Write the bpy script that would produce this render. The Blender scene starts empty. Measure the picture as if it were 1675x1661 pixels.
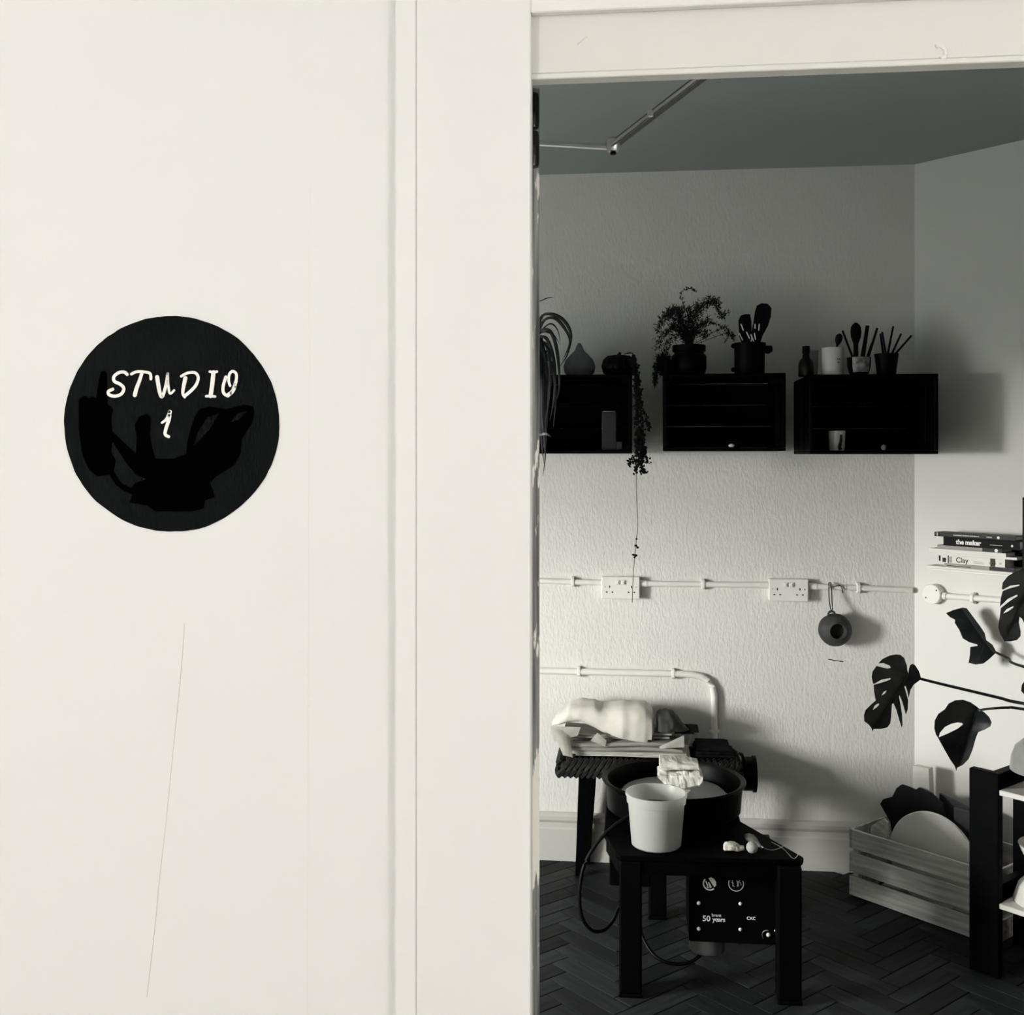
import bpy, bmesh, math, random
from mathutils import Vector, Matrix, noise
from mathutils.geometry import tessellate_polygon
R = math.radians
random.seed(7)
scn = bpy.context.scene
col = scn.collection

# ------------------------------------------------------------------ camera
F, CX, HY, EYE, YAW = 1800.0, 837.5, 745.0, 1.58, R(6.2)      # focal length and horizon in photo pixels
IW, IH = 1675.0, 1661.0
cd = bpy.data.cameras.new('camera'); cam = bpy.data.objects.new('camera', cd); col.objects.link(cam)
cd.sensor_fit = 'HORIZONTAL'; cd.sensor_width = 36.0; cd.lens = F / IW * 36.0
cd.shift_y = -(IH / 2 - HY) / IW
cd.clip_start = 0.02
cam.location = (0, 0, EYE); cam.rotation_euler = (R(90), 0, YAW)
scn.camera = cam

# ------------------------------------------------------------------ sky, daylight, exposure
w = bpy.data.worlds.new('overcast_sky'); scn.world = w; w.use_nodes = True
bg = w.node_tree.nodes['Background']
bg.inputs['Color'].default_value = (1.0, 0.992, 0.965, 1); bg.inputs['Strength'].default_value = 114.0
scn.view_settings.view_transform = 'Standard'; scn.view_settings.look = 'None'
scn.view_settings.gamma = 1.0; scn.view_settings.exposure = 0.0; scn.view_settings.use_curve_mapping = False
scn.cycles.use_denoising = True
scn.cycles.max_bounces = 6; scn.cycles.diffuse_bounces = 3; scn.cycles.adaptive_threshold = 0.03
scn.cycles.sample_clamp_indirect = 8.0
FILL_EMIT = 158.0          # emission of the two added corridor fill globes
# daylight opening of the room's window (left wall)
WX, WY0, WY1, WZ0, WZ1 = -3.1, 1.43, 2.30, 0.78, 1.76
ld = bpy.data.lights.new('window_portal', 'AREA'); ld.shape = 'RECTANGLE'
ld.size = WY1 - WY0; ld.size_y = WZ1 - WZ0; ld.cycles.is_portal = True
lo = bpy.data.objects.new('window_portal', ld); col.objects.link(lo)
lo.location = (WX - 0.12, (WY0 + WY1) / 2, (WZ0 + WZ1) / 2)
lo.rotation_euler = (R(90), 0, R(-90))

# ------------------------------------------------------------------ photo pixel -> place
CT, ST = math.cos(YAW), math.sin(YAW)
FW, RT, UP = Vector((-ST, CT, 0)), Vector((CT, ST, 0)), Vector((0, 0, 1))
C0 = Vector((0, 0, EYE))
def ray(x, y): return FW + RT * ((x - CX) / F) + UP * ((HY - y) / F)
def PT(x, y, t): return C0 + ray(x, y) * t
def PY(x, y, Y): r = ray(x, y); return C0 + r * (Y / r.y)               # on a plane parallel to the back wall
def PZ(x, y, z): r = ray(x, y); return C0 + r * ((z - EYE) / r.z)       # on a level plane
def PD(x, y, s): r = ray(x, y); return C0 + r * (s / (r.x + r.y))       # on a plane parallel to the splayed wall

YB = 4.30                      # back wall
XC = PY(1496, 600, YB).x       # corner with the splayed wall
SD = XC + YB                   # splayed wall: x + y = SD
ZC = 2.68                      # ceiling
YH, YR = 1.17, 1.372            # corridor face and room face of the door wall

# ------------------------------------------------------------------ materials
MATS = {}
def nodes(name):
    m = bpy.data.materials.new(name); m.use_nodes = True; MATS[name] = m
    nt = m.node_tree; b = nt.nodes['Principled BSDF']
    return m, nt, b
def mat(name, c, rough=0.6, metal=0.0, var=0.12, scale=(8, 8, 8), bump=0.0, bscale=None, spec=0.4, detail=4.0, island=0.0, coords='Object', dist=0.002, trans=0.0, alpha=1.0, sheen=0.0):
    m, nt, b = nodes(name)
    N, L = nt.nodes, nt.links
    b.inputs['Roughness'].default_value = rough; b.inputs['Metallic'].default_value = metal
    b.inputs['Specular IOR Level'].default_value = spec
    if trans: b.inputs['Transmission Weight'].default_value = trans
    if alpha < 1: b.inputs['Alpha'].default_value = alpha
    tc = N.new('ShaderNodeTexCoord'); mp = N.new('ShaderNodeMapping'); mp.inputs['Scale'].default_value = scale
    L.new(tc.outputs[coords], mp.inputs['Vector'])
    nz = N.new('ShaderNodeTexNoise'); nz.inputs['Scale'].default_value = 1.0; nz.inputs['Detail'].default_value = detail
    L.new(mp.outputs[0], nz.inputs['Vector'])
    rp = N.new('ShaderNodeMapRange'); rp.inputs['From Min'].default_value = 0.25; rp.inputs['From Max'].default_value = 0.75
    rp.inputs['To Min'].default_value = 1 - var; rp.inputs['To Max'].default_value = 1 + var
    L.new(nz.outputs['Fac'], rp.inputs['Value'])
    mx = N.new('ShaderNodeVectorMath'); mx.operation = 'SCALE'; mx.inputs[0].default_value = c[:3]
    val = rp.outputs[0]
    if island:
        oi = N.new('ShaderNodeObjectInfo'); r2 = N.new('ShaderNodeMapRange')
        r2.inputs['To Min'].default_value = 1 - island; r2.inputs['To Max'].default_value = 1 + island
        L.new(oi.outputs['Random'], r2.inputs['Value'])
        mu = N.new('ShaderNodeMath'); mu.operation = 'MULTIPLY'
        L.new(val, mu.inputs[0]); L.new(r2.outputs[0], mu.inputs[1]); val = mu.outputs[0]
    L.new(val, mx.inputs['Scale']); L.new(mx.outputs[0], b.inputs['Base Color'])
    if bump:
        mp2 = N.new('ShaderNodeMapping'); mp2.inputs['Scale'].default_value = bscale or scale
        L.new(tc.outputs[coords], mp2.inputs['Vector'])
        n2 = N.new('ShaderNodeTexNoise'); n2.inputs['Scale'].default_value = 1.0; n2.inputs['Detail'].default_value = 3.0
        L.new(mp2.outputs[0], n2.inputs['Vector'])
        bp = N.new('ShaderNodeBump'); bp.inputs['Strength'].default_value = bump; bp.inputs['Distance'].default_value = dist
        L.new(n2.outputs['Fac'], bp.inputs['Height']); L.new(bp.outputs[0], b.inputs['Normal'])
    return m
WARM = (0.86, 0.84, 0.775)
mat('corridor_paint', (0.84, 0.835, 0.815), 0.75, var=0.008, scale=(1.5, 1.5, 0.6), bump=0.10, bscale=(260, 260, 60), dist=0.0006)
mat('gloss_paint', (0.85, 0.843, 0.822), 0.45, var=0.008, scale=(14, 14, 0.8), bump=0.06, bscale=(220, 220, 6), dist=0.0006)
mat('head_paint', (0.745, 0.735, 0.695), 0.5, var=0.02, scale=(2, 12, 12), bump=0.12, bscale=(6, 90, 90), dist=0.0008)
mat('wall_paint', (0.76, 0.75, 0.705), 0.8, var=0.015, scale=(3, 3, 2), bump=0.7, bscale=(135, 135, 55), dist=0.0038)
mat('smooth_wall_paint', (0.80, 0.79, 0.745), 0.8, var=0.01, scale=(3, 3, 2), bump=0.12, bscale=(120, 120, 60), dist=0.001)
mat('bounce_cut_paint', (0.32, 0.36, 0.365), 0.85, var=0.02, scale=(3, 3, 2))  # grey made up for the unseen side walls to cut bounced light
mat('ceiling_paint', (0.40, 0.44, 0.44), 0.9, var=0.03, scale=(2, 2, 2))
mat('skirting_paint', (0.56, 0.55, 0.505), 0.45, var=0.02, scale=(2, 8, 30), bump=0.05)
mat('plastic_white', (0.86, 0.845, 0.79), 0.4, var=0.01)
mat('slot_black', (0.01, 0.01, 0.01), 0.6, var=0.05)
mat('sign_black', (0.0022, 0.0030, 0.0034), 0.5, var=0.3, scale=(30, 30, 12), bump=0.8, bscale=(300, 300, 120), dist=0.0012, spec=0.03)
mat('silhouette_black', (0.0006, 0.0006, 0.0006), 1.0, var=0.0, spec=0.0)
mat('letter_white', (0.95, 0.93, 0.88), 0.6, var=0.01)
mat('parquet', (0.0198, 0.0225, 0.0233), 0.6, var=0.5, scale=(5, 55, 8), bump=0.2, bscale=(6, 90, 10), dist=0.001, island=0.5, spec=0.12)
mat('floor_base', (0.006, 0.006, 0.006), 0.8, var=0.2)
mat('corridor_floor', (0.45, 0.42, 0.37), 0.6, var=0.1)
mat('black_wood', (0.0018, 0.0020, 0.0022), 0.5, var=0.5, scale=(4, 4, 40), bump=0.15, bscale=(6, 6, 60), dist=0.001, island=0.3, spec=0.03)
mat('black_wood_flat', (0.0018, 0.0020, 0.0022), 0.55, var=0.5, scale=(4, 40, 40), bump=0.15, bscale=(6, 60, 60), dist=0.001, island=0.3, spec=0.03)
mat('crate_wood', (0.50, 0.495, 0.46), 0.7, var=0.45, scale=(5, 40, 70), bump=0.15, bscale=(8, 60, 110), dist=0.001, island=0.12, detail=6)
mat('black_metal', (0.0016, 0.0017, 0.0018), 0.45, var=0.3, spec=0.05)
mat('black_table', (0.0013, 0.0013, 0.0015), 0.6, var=0.6, scale=(25, 25, 25), spec=0.02)
mat('black_plastic', (0.0014, 0.0015, 0.0016), 0.4, var=0.2, spec=0.06)
mat('cord_black', (0.002, 0.002, 0.0022), 0.45, var=0.1, spec=0.15)
mat('chrome', (0.75, 0.75, 0.74), 0.16, metal=1.0, var=0.02)
mat('steel', (0.60, 0.61, 0.61), 0.32, metal=1.0, var=0.1, scale=(3, 3, 60))
mat('arm_grey', (0.11, 0.115, 0.115), 0.45, var=0.1)
mat('motor_grey', (0.10, 0.10, 0.10), 0.5, var=0.15)
mat('print_grey', (0.55, 0.55, 0.53), 0.7, var=0.05)
mat('slip', (0.135, 0.136, 0.13), 0.45, var=0.18, scale=(18, 18, 18), spec=0.5)
mat('cloth_beige', (0.70, 0.675, 0.60), 0.95, var=0.10, scale=(14, 14, 14), bump=0.3, bscale=(140, 140, 140), dist=0.001)
mat('cloth_grey', (0.045, 0.047, 0.046), 0.95, var=0.35, scale=(30, 30, 30), bump=0.4, bscale=(60, 60, 60), dist=0.002)
mat('cloth_dark', (0.006, 0.0062, 0.0065), 0.95, var=0.5, scale=(40, 60, 60), bump=0.4, bscale=(60, 60, 60), dist=0.002, spec=0.1)
mat('newsprint', (0.30, 0.295, 0.27), 0.9, var=0.35, scale=(10, 60, 160), detail=5)
mat('paper_pale', (0.74, 0.72, 0.65), 0.9, var=0.12, scale=(20, 20, 40), bump=0.2, bscale=(30, 30, 30))
mat('woven_grass', (0.020, 0.0205, 0.0195), 0.75, var=0.7, scale=(60, 60, 60), bump=0.4, bscale=(120, 120, 120), spec=0.15)
mat('leaf_dark', (0.0125, 0.0150, 0.0150), 0.38, var=0.35, scale=(12, 12, 12), spec=0.40)
mat('leaf_rib', (0.035, 0.042, 0.04), 0.5, var=0.1, spec=0.3)
mat('fern_dark', (0.0045, 0.0058, 0.0055), 0.7, var=0.4, scale=(40, 40, 40), spec=0.08)
mat('pot_black', (0.0016, 0.0016, 0.0018), 0.5, var=0.2, spec=0.06)
mat('pot_grey', (0.15, 0.157, 0.158), 0.8, var=0.3, scale=(20, 20, 20))
mat('ceramic_white', (0.72, 0.71, 0.67), 0.35, var=0.04)
mat('ceramic_speck', (0.20, 0.20, 0.19), 0.4, var=0.9, scale=(45, 45, 45), detail=2)
mat('bowl_white', (0.80, 0.78, 0.72), 0.4, var=0.08, scale=(12, 12, 12))
mat('bowl_grey', (0.30, 0.30, 0.285), 0.3, var=0.35, scale=(9, 9, 9))
mat('stone_bat', (0.84, 0.83, 0.78), 0.8, var=0.13, scale=(9, 9, 9), detail=6)
mat('board_dark', (0.006, 0.0068, 0.007), 0.7, var=0.4, scale=(15, 15, 15), spec=0.2)
mat('board_mid', (0.035, 0.038, 0.039), 0.7, var=0.3, scale=(15, 15, 15))
mat('block_pale', (0.62, 0.605, 0.55), 0.8, var=0.18, scale=(8, 8, 20))
mat('shelf_white', (0.74, 0.72, 0.66), 0.5, var=0.05)
mat('page_white', (0.84, 0.82, 0.76), 0.8, var=0.05, scale=(4, 4, 200))
mat('cover_black', (0.0022, 0.0022, 0.0024), 0.5, var=0.2, spec=0.08)
mat('cover_charcoal', (0.022, 0.023, 0.0235), 0.5, var=0.2, spec=0.2)
mat('cover_grey', (0.34, 0.33, 0.30), 0.6, var=0.15, scale=(30, 30, 30))
mat('cover_white', (0.82, 0.80, 0.74), 0.5, var=0.02)
mat('ink', (0.02, 0.02, 0.02), 0.7, var=0.1)
mat('sponge', (0.62, 0.60, 0.52), 0.95, var=0.35, scale=(90, 90, 90), bump=0.6, bscale=(150, 150, 150), dist=0.003)
mat('tool_wood', (0.16, 0.155, 0.14), 0.5, var=0.25, scale=(60, 60, 12))
mat('ball_grey', (0.36, 0.35, 0.32), 0.6, var=0.1)
mat('brush_dark', (0.0030, 0.0031, 0.0033), 0.6, var=0.2, spec=0.08)
mat('vessel_clay', (0.035, 0.036, 0.0355), 0.7, var=0.35, scale=(40, 40, 40), bump=0.2, bscale=(60, 60, 60))
mat('string_dark', (0.05, 0.05, 0.048), 0.9, var=0.2)
mat('hinge_black', (0.004, 0.004, 0.004), 0.35, var=0.2, bump=0.5, bscale=(80, 80, 80), dist=0.002, spec=0.35)
mat('outdoor_ground', (0.035, 0.042, 0.045), 0.95, var=0.1, scale=(0.5, 0.5, 0.5))
mat('crack', (0.70, 0.68, 0.60), 0.9, var=0.1)
mat('screen_dark', (0.03, 0.034, 0.035), 0.6, var=0.3, scale=(120, 120, 120))
# worn door edge: old paint over bare timber
def worn_mat():
    m, nt, b = nodes('worn_edge'); N, L = nt.nodes, nt.links
    tc = N.new('ShaderNodeTexCoord')
    def nz(scale, detail):
        mp = N.new('ShaderNodeMapping'); mp.inputs['Scale'].default_value = scale
        n = N.new('ShaderNodeTexNoise'); n.inputs['Scale'].default_value = 1; n.inputs['Detail'].default_value = detail
        L.new(tc.outputs['Object'], mp.inputs[0]); L.new(mp.outputs[0], n.inputs['Vector']); return n
    grain = nz((160, 160, 3.0), 5); patch = nz((9, 9, 3.1), 3); chip = nz((150, 150, 22), 4)
    cr = N.new('ShaderNodeValToRGB'); cr.color_ramp.elements[0].position = 0.35; cr.color_ramp.elements[0].color = (0.035, 0.038, 0.04, 1)
    cr.color_ramp.elements[1].position = 0.65; cr.color_ramp.elements[1].color = (0.36, 0.365, 0.35, 1)
    L.new(grain.outputs['Fac'], cr.inputs[0])
    ad = N.new('ShaderNodeMath'); ad.operation = 'MULTIPLY_ADD'; ad.inputs[1].default_value = 0.35
    L.new(chip.outputs['Fac'], ad.inputs[0]); L.new(patch.outputs['Fac'], ad.inputs[2])
    st = N.new('ShaderNodeMapRange'); st.inputs['From Min'].default_value = 0.715; st.inputs['From Max'].default_value = 0.74
    L.new(ad.outputs[0], st.inputs['Value'])
    mx = N.new('ShaderNodeMix'); mx.data_type = 'RGBA'; mx.inputs['B'].default_value = (0.95, 0.93, 0.85, 1)
    L.new(st.outputs[0], mx.inputs['Factor']); L.new(cr.outputs[0], mx.inputs['A'])
    L.new(mx.outputs['Result'], b.inputs['Base Color']); b.inputs['Roughness'].default_value = 0.7
worn_mat()
def glass_mat(name, tint, rough=0.05):
    m, nt, b = nodes(name)
    b.inputs['Base Color'].default_value = (*tint, 1); b.inputs['Roughness'].default_value = rough
    b.inputs['Transmission Weight'].default_value = 1.0; b.inputs['IOR'].default_value = 1.3
glass_mat('glass_clear', (0.75, 0.78, 0.77)); glass_mat('glass_dark', (0.12, 0.13, 0.13))
def tub_mat():
    m, nt, b = nodes('tub_plastic'); N, L = nt.nodes, nt.links
    tr = N.new('ShaderNodeBsdfTranslucent'); tr.inputs['Color'].default_value = (0.85, 0.86, 0.82, 1)
    b.inputs['Base Color'].default_value = (0.60, 0.605, 0.58, 1); b.inputs['Roughness'].default_value = 0.35
    mx = N.new('ShaderNodeMixShader'); mx.inputs[0].default_value = 0.5
    L.new(b.outputs[0], mx.inputs[1]); L.new(tr.outputs[0], mx.inputs[2])
    L.new(mx.outputs[0], N['Material Output'].inputs['Surface'])
tub_mat()
def emis_mat():
    m, nt, b = nodes('fill_glow')
    b.inputs['Base Color'].default_value = (0.9, 0.9, 0.88, 1)
    b.inputs['Emission Color'].default_value = (1.0, 0.980, 0.958, 1); b.inputs['Emission Strength'].default_value = FILL_EMIT
emis_mat()

# ------------------------------------------------------------------ mesh helpers
WM = {}       # world matrices of empties and parts
def empty(name, loc, rz=0.0, label=None, cat=None, group=None, kind=None):
    o = bpy.data.objects.new(name, None); col.objects.link(o); o.empty_display_size = 0.05
    o.location = loc; o.rotation_euler = (0, 0, rz)
    WM[o] = Matrix.Translation(Vector(loc)) @ Matrix.Rotation(rz, 4, 'Z')
    tag(o, label, cat, group, kind); return o
def tag(o, label=None, cat=None, group=None, kind=None):
    if label: o['label'] = label
    if cat: o['category'] = cat
    if group: o['group'] = group
    if kind: o['kind'] = kind
    return o
def obj(name, bm, m, parent=None, world=False, smooth=False, bevel=0.0, seg=1, label=None, cat=None, group=None, kind=None):
    bmesh.ops.remove_doubles(bm, verts=bm.verts, dist=1e-6) if bevel else None
    if bevel:
        ed = [e for e in bm.edges if len(e.link_faces) == 2 and e.calc_face_angle(0) > R(30)]
        bmesh.ops.bevel(bm, geom=ed, offset=bevel, segments=seg, affect='EDGES', profile=0.5, clamp_overlap=True)
    bmesh.ops.recalc_face_normals(bm, faces=bm.faces)
    if world and parent is not None: bm.transform(WM[parent].inverted())
    me = bpy.data.meshes.new(name); bm.to_mesh(me); bm.free()
    if smooth:
        for p in me.polygons: p.use_smooth = True
        try: me.set_sharp_from_angle(angle=R(40))
        except Exception: pass
    o = bpy.data.objects.new(name, me); col.objects.link(o)
    me.materials.append(MATS[m])
    if parent is not None: o.parent = parent; WM[o] = WM[parent]
    else: WM[o] = Matrix.Identity(4)
    tag(o, label, cat, group, kind); return o
def single(name, bm, m, loc, label, cat, group=None, kind=None, **k):
    """a thing that is one mesh, built in world coordinates, with its origin at loc"""
    L = Vector(loc); bm.transform(Matrix.Translation(-L))
    o = obj(name, bm, m, **k); o.location = L; WM[o] = Matrix.Translation(L)
    return tag(o, label, cat, group, kind)
def struct(name, bm, m, label, parent=None, **k):
    o = obj(name, bm, m, parent, **k)
    if parent is None: tag(o, label, None, None, 'structure')
    return o
def B(): return bmesh.new()
def box(bm, x0, x1, y0, y1, z0, z1, M=None):
    vs = [bm.verts.new(p) for p in ((x0, y0, z0), (x1, y0, z0), (x1, y1, z0), (x0, y1, z0), (x0, y0, z1), (x1, y0, z1), (x1, y1, z1), (x0, y1, z1))]
    for f in ((3, 2, 1, 0), (4, 5, 6, 7), (0, 1, 5, 4), (1, 2, 6, 5), (2, 3, 7, 6), (3, 0, 4, 7)): bm.faces.new([vs[i] for i in f])
    if M: bmesh.ops.transform(bm, matrix=M, verts=vs)
    return bm
def bxb(*a, M=None): return box(B(), *a, M=M)
def prism(bm, pts, h):
    """closed outline (list of Vectors, any plane) pushed along the vector h"""
    a = [bm.verts.new(p) for p in pts]; b = [bm.verts.new(Vector(p) + Vector(h)) for p in pts]
    n = len(a)
    bm.faces.new(a); bm.faces.new(b[::-1])
    for i in range(n): bm.faces.new((a[i], b[i], b[(i + 1) % n], a[(i + 1) % n]))
    return bm
def lathe(bm, prof, seg=32, M=None, caps=True):
    """prof: (radius, z) pairs; turned about Z"""
    rings, new = [], []
    for r, z in prof:
        if r < 1e-6: v = bm.verts.new((0, 0, z)); rings.append([v]); new.append(v)
        else:
            rg = [bm.verts.new((r * math.cos(2 * math.pi * i / seg), r * math.sin(2 * math.pi * i / seg), z)) for i in range(seg)]
            rings.append(rg); new += rg
    for a, b in zip(rings, rings[1:]):
        for i in range(seg):
            j = (i + 1) % seg
            if len(a) == 1 and len(b) == 1: continue
            if len(a) == 1: bm.faces.new((a[0], b[i], b[j]))
            elif len(b) == 1: bm.faces.new((a[i], a[j], b[0]))
            else: bm.faces.new((a[i], a[j], b[j], b[i]))
    if M: bmesh.ops.transform(bm, matrix=M, verts=new)
    return bm
def smooth_path(pts, n=6):
    """Catmull-Rom through the points"""
    P = [Vector(p) for p in pts]
    if len(P) < 3: return P
    out = []
    for i in range(len(P) - 1):
        p0, p1, p2, p3 = P[max(i - 1, 0)], P[i], P[i + 1], P[min(i + 2, len(P) - 1)]
        for k in range(n):
            t = k / n
            out.append(0.5 * ((2 * p1) + (p2 - p0) * t + (2 * p0 - 5 * p1 + 4 * p2 - p3) * t * t + (3 * p1 - p0 - 3 * p2 + p3) * t ** 3))
    out.append(P[-1]); return out
def tube(bm, pts, r, seg=8, r1=None, flat=None):
    pts = [Vector(p) for p in pts]; rings = []; n = len(pts)
    for i, p in enumerate(pts):
        d = (pts[min(i + 1, n - 1)] - pts[max(i - 1, 0)]).normalized()
        up = Vector((0, 0, 1)) if abs(d.z) < 0.9 else Vector((0, 1, 0))
        s = d.cross(up).normalized(); u = s.cross(d).normalized()
        rr = r if r1 is None else r + (r1 - r) * i / (n - 1)
        if callable(r): rr = r(i / (n - 1))
        fz = flat or 1.0
        rings.append([bm.verts.new(p + s * rr * math.cos(2 * math.pi * k / seg) + u * rr * fz * math.sin(2 * math.pi * k / seg)) for k in range(seg)])
    for a, b in zip(rings, rings[1:]):
        for k in range(seg): bm.faces.new((a[k], a[(k + 1) % seg], b[(k + 1) % seg], b[k]))
    bm.faces.new(rings[0][::-1]); bm.faces.new(rings[-1])
    return bm
def fill2(loops):
    """triangles of a flat outline with holes: list of lists of (x, y)"""
    L3 = [[Vector((x, y, 0)) for x, y in l] for l in loops]
    pts = [p for l in loops for p in l]
    return pts, tessellate_polygon(L3)
def ball(bm, c, r, seg=10, rings=6, s=(1, 1, 1)):
    new = bmesh.ops.create_uvsphere(bm, u_segments=seg, v_segments=rings, radius=r)['verts']
    bmesh.ops.transform(bm, matrix=Matrix.Translation(Vector(c)) @ Matrix.Diagonal((*s, 1)), verts=new)
    return bm
def loft(bm, st, ny=14, nseg=10, amp=0.0, fq=20.0, expo=2.6, seed=0.0):
    """a soft body: st = (x, zbottom, ztop, yfront, yback) stations; cross-sections are superellipses"""
    st = [Vector(s) if len(s) == 3 else s for s in st]; ss = []
    for a, b in zip(st, st[1:]):
        for k in range(nseg):
            t = k / nseg; ss.append([a[i] + (b[i] - a[i]) * t for i in range(5)])
    ss.append(list(st[-1])); rings = []
    n = ny * 2
    for x, zb, zt, yf, yb in ss:
        cy, cz, hy, hz = (yf + yb) / 2, (zb + zt) / 2, (yb - yf) / 2, (zt - zb) / 2
        rg = []
        for k in range(n):
            a = 2 * math.pi * k / n; c, s = math.cos(a), math.sin(a)
            p = Vector((x, cy + hy * math.copysign(abs(c) ** (2 / expo), c), cz + hz * math.copysign(abs(s) ** (2 / expo), s)))
            if amp:
                q = p * fq + Vector((seed, seed * 1.7, 0))
                f = amp * (noise.noise(q) + 0.5 * noise.noise(q * 2.3))
                p += Vector((0, c, s)) * f * (0.4 if s < -0.5 else 1.0) + Vector((noise.noise(q + Vector((9, 9, 9))) * amp * 0.6, 0, 0))
            rg.append(bm.verts.new(p))
        rings.append(rg)
    for a, b in zip(rings, rings[1:]):
        for k in range(n): bm.faces.new((a[k], a[(k + 1) % n], b[(k + 1) % n], b[k]))
    bm.faces.new(rings[0]); bm.faces.new(rings[-1][::-1])
    return bm
def text(body, size, m, parent, M, name='lettering', offset=0.0, shear=0.0, spacing=1.0):
    """flat print on a surface; M: world matrix, text runs along its x, up along its y, faces its z"""
    cu = bpy.data.curves.new(name, 'FONT'); cu.body = body; cu.size = size; cu.offset = offset; cu.shear = shear
    cu.align_x = 'CENTER'; cu.align_y = 'CENTER'; cu.resolution_u = 3; cu.space_character = spacing
    t = bpy.data.objects.new(name, cu); col.objects.link(t)
    dg = bpy.context.evaluated_depsgraph_get(); dg.update()
    me = bpy.data.meshes.new_from_object(t.evaluated_get(dg)); bpy.data.objects.remove(t); bpy.data.curves.remove(cu)
    bm = B(); bm.from_mesh(me); bpy.data.meshes.remove(me); bm.transform(M)
    return obj(name, bm, m, parent, world=True)
def frame(origin, xdir, ydir):
    x = Vector(xdir).normalized(); y = Vector(ydir).normalized(); z = x.cross(y)
    return Matrix.Translation(Vector(origin)) @ Matrix((x, y, z)).transposed().to_4x4()

# ================================================================== THE SETTING
# ------- room
XL, XR = WX, 2.6
YD = SD - XR                                   # the splayed wall ends here on the right wall
t_ = 0.14
struct('floor', bxb(XL - t_, XR + t_, YR - 0.02, YB + t_, -0.12, -0.016), 'floor_base', 'dark herringbone parquet floor of the studio')
floor = bpy.data.objects['floor']
b = bxb(XL - t_, XC + 0.2, YB, YB + t_, -0.12, ZC + 0.1); struct('wall_back', b, 'wall_paint', 'textured off-white back wall of the studio')
d45 = Vector((1, -1, 0)).normalized(); n45 = Vector((1, 1, 0)).normalized()
c0 = Vector((XC, YB, 0))
L45 = (XR - XC) * math.sqrt(2)
b = prism(B(), [c0 + Vector((0, 0, -0.12)), c0 + d45 * (L45 + .1) + Vector((0, 0, -0.12)), c0 + d45 * (L45 + .1) + Vector((0, 0, ZC + .1)), c0 + Vector((0, 0, ZC + .1))], n45 * t_)
struct('wall_splayed', b, 'smooth_wall_paint', 'off-white splayed wall that meets the back wall at an angle')
struct('wall_right', bxb(XR, XR + t_, YR, YD + 0.1, -0.12, ZC + 0.1), 'bounce_cut_paint', 'unseen right wall of the studio, greyed to cut bounced light')
b = B()
box(b, XL - t_, XL, YR, WY0, -0.12, ZC + 0.1); box(b, XL - t_, XL, WY1, YB, -0.12, ZC + 0.1)
box(b, XL - t_, XL, WY0, WY1, -0.12, WZ0); box(b, XL - t_, XL, WY0, WY1, WZ1, ZC + 0.1)
struct('wall_left', b, 'bounce_cut_paint', 'unseen left wall of the studio with the window, greyed to cut bounced light')
struct('ceiling', bxb(XL - t_, XR + t_, YR - 0.02, YB + t_, ZC, ZC + 0.12), 'ceiling_paint', 'plain grey studio ceiling')
# window (sash frame, seen from other positions only)
wn = empty('window_1', (XL - 0.09, (WY0 + WY1) / 2, WZ0), 0, 'white framed studio window in the left wall', None, None, 'structure')
for a in ((WY0, WY0 + .05, WZ0, WZ1), (WY1 - .05, WY1, WZ0, WZ1), (WY0 + .05, WY1 - .05, WZ0, WZ0 + .05), (WY0 + .05, WY1 - .05, WZ1 - .05, WZ1), (WY0 + .05, WY1 - .05, 1.26, 1.30)):
    obj('sash_bar', bxb(XL - .11, XL - .07, a[0], a[1], a[2], a[3]), 'gloss_paint', wn, world=True)
# ground outdoors
struct('ground_outdoors', bxb(-40, 20, -20, 30, -0.5, -0.42), 'outdoor_ground', 'dull paved ground outside the window')
# ------- skirting boards
def skirting(name, label, p0, p1, nrm):
    d = (p1 - p0); nrm = Vector(nrm)
    prof = [(0, 0), (.018, 0), (.018, .135), (.013, .142), (.013, .160), (.020, .172), (.020, .186), (.012, .196), (.004, .200), (0, .200)]
    return struct(name, prism(B(), [p0 + nrm * a + UP * z for a, z in prof], d), 'skirting_paint', label)
skirting('baseboard_back', 'tall moulded off-white skirting board along the back wall', Vector((XL + .001, YB - .0005, -.014)), Vector((XC - .010, YB - .0005, -.014)), (0, -1, 0))
skirting('baseboard_splayed', 'tall moulded off-white skirting board along the splayed wall', c0 + d45 * .012 - n45 * .0005 + UP * -.014, c0 + d45 * (L45 - .01) - n45 * .0005 + UP * -.014, -n45)
# ------- herringbone blocks (the visible part of the floor)
BL, BW = 0.28, 0.07
bmb = bxb(0.0012, BL - .0012, 0.0012, BW - .0012, -.016, 0); 
bmesh.ops.bevel(bmb, geom=[e for e in bmb.edges if e.verts[0].co.z > -.001 and e.verts[1].co.z > -.001], offset=.0012, segments=1, affect='EDGES')
me_block = bpy.data.meshes.new('parquet_block'); bmb.to_mesh(me_block); bmb.free(); me_block.materials.append(MATS['parquet'])
cells = []
M45 = Matrix.Rotation(R(45), 4, 'Z')
q = int(BL / BW)
for i in range(-60, 90):
    for j in range(-60, 90):
        k = (i - j) % (2 * q)
        # classic herringbone on a BW grid: horizontal block starts where k==0, vertical where k==q
        if k == 0: cells.append((i * BW, j * BW, 0.0))
        elif k == 2 * q - 1: cells.append(((i + 1) * BW, j * BW, math.pi / 2))
PV = Vector((0.6, 3.6, 0))
cand = []
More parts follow.
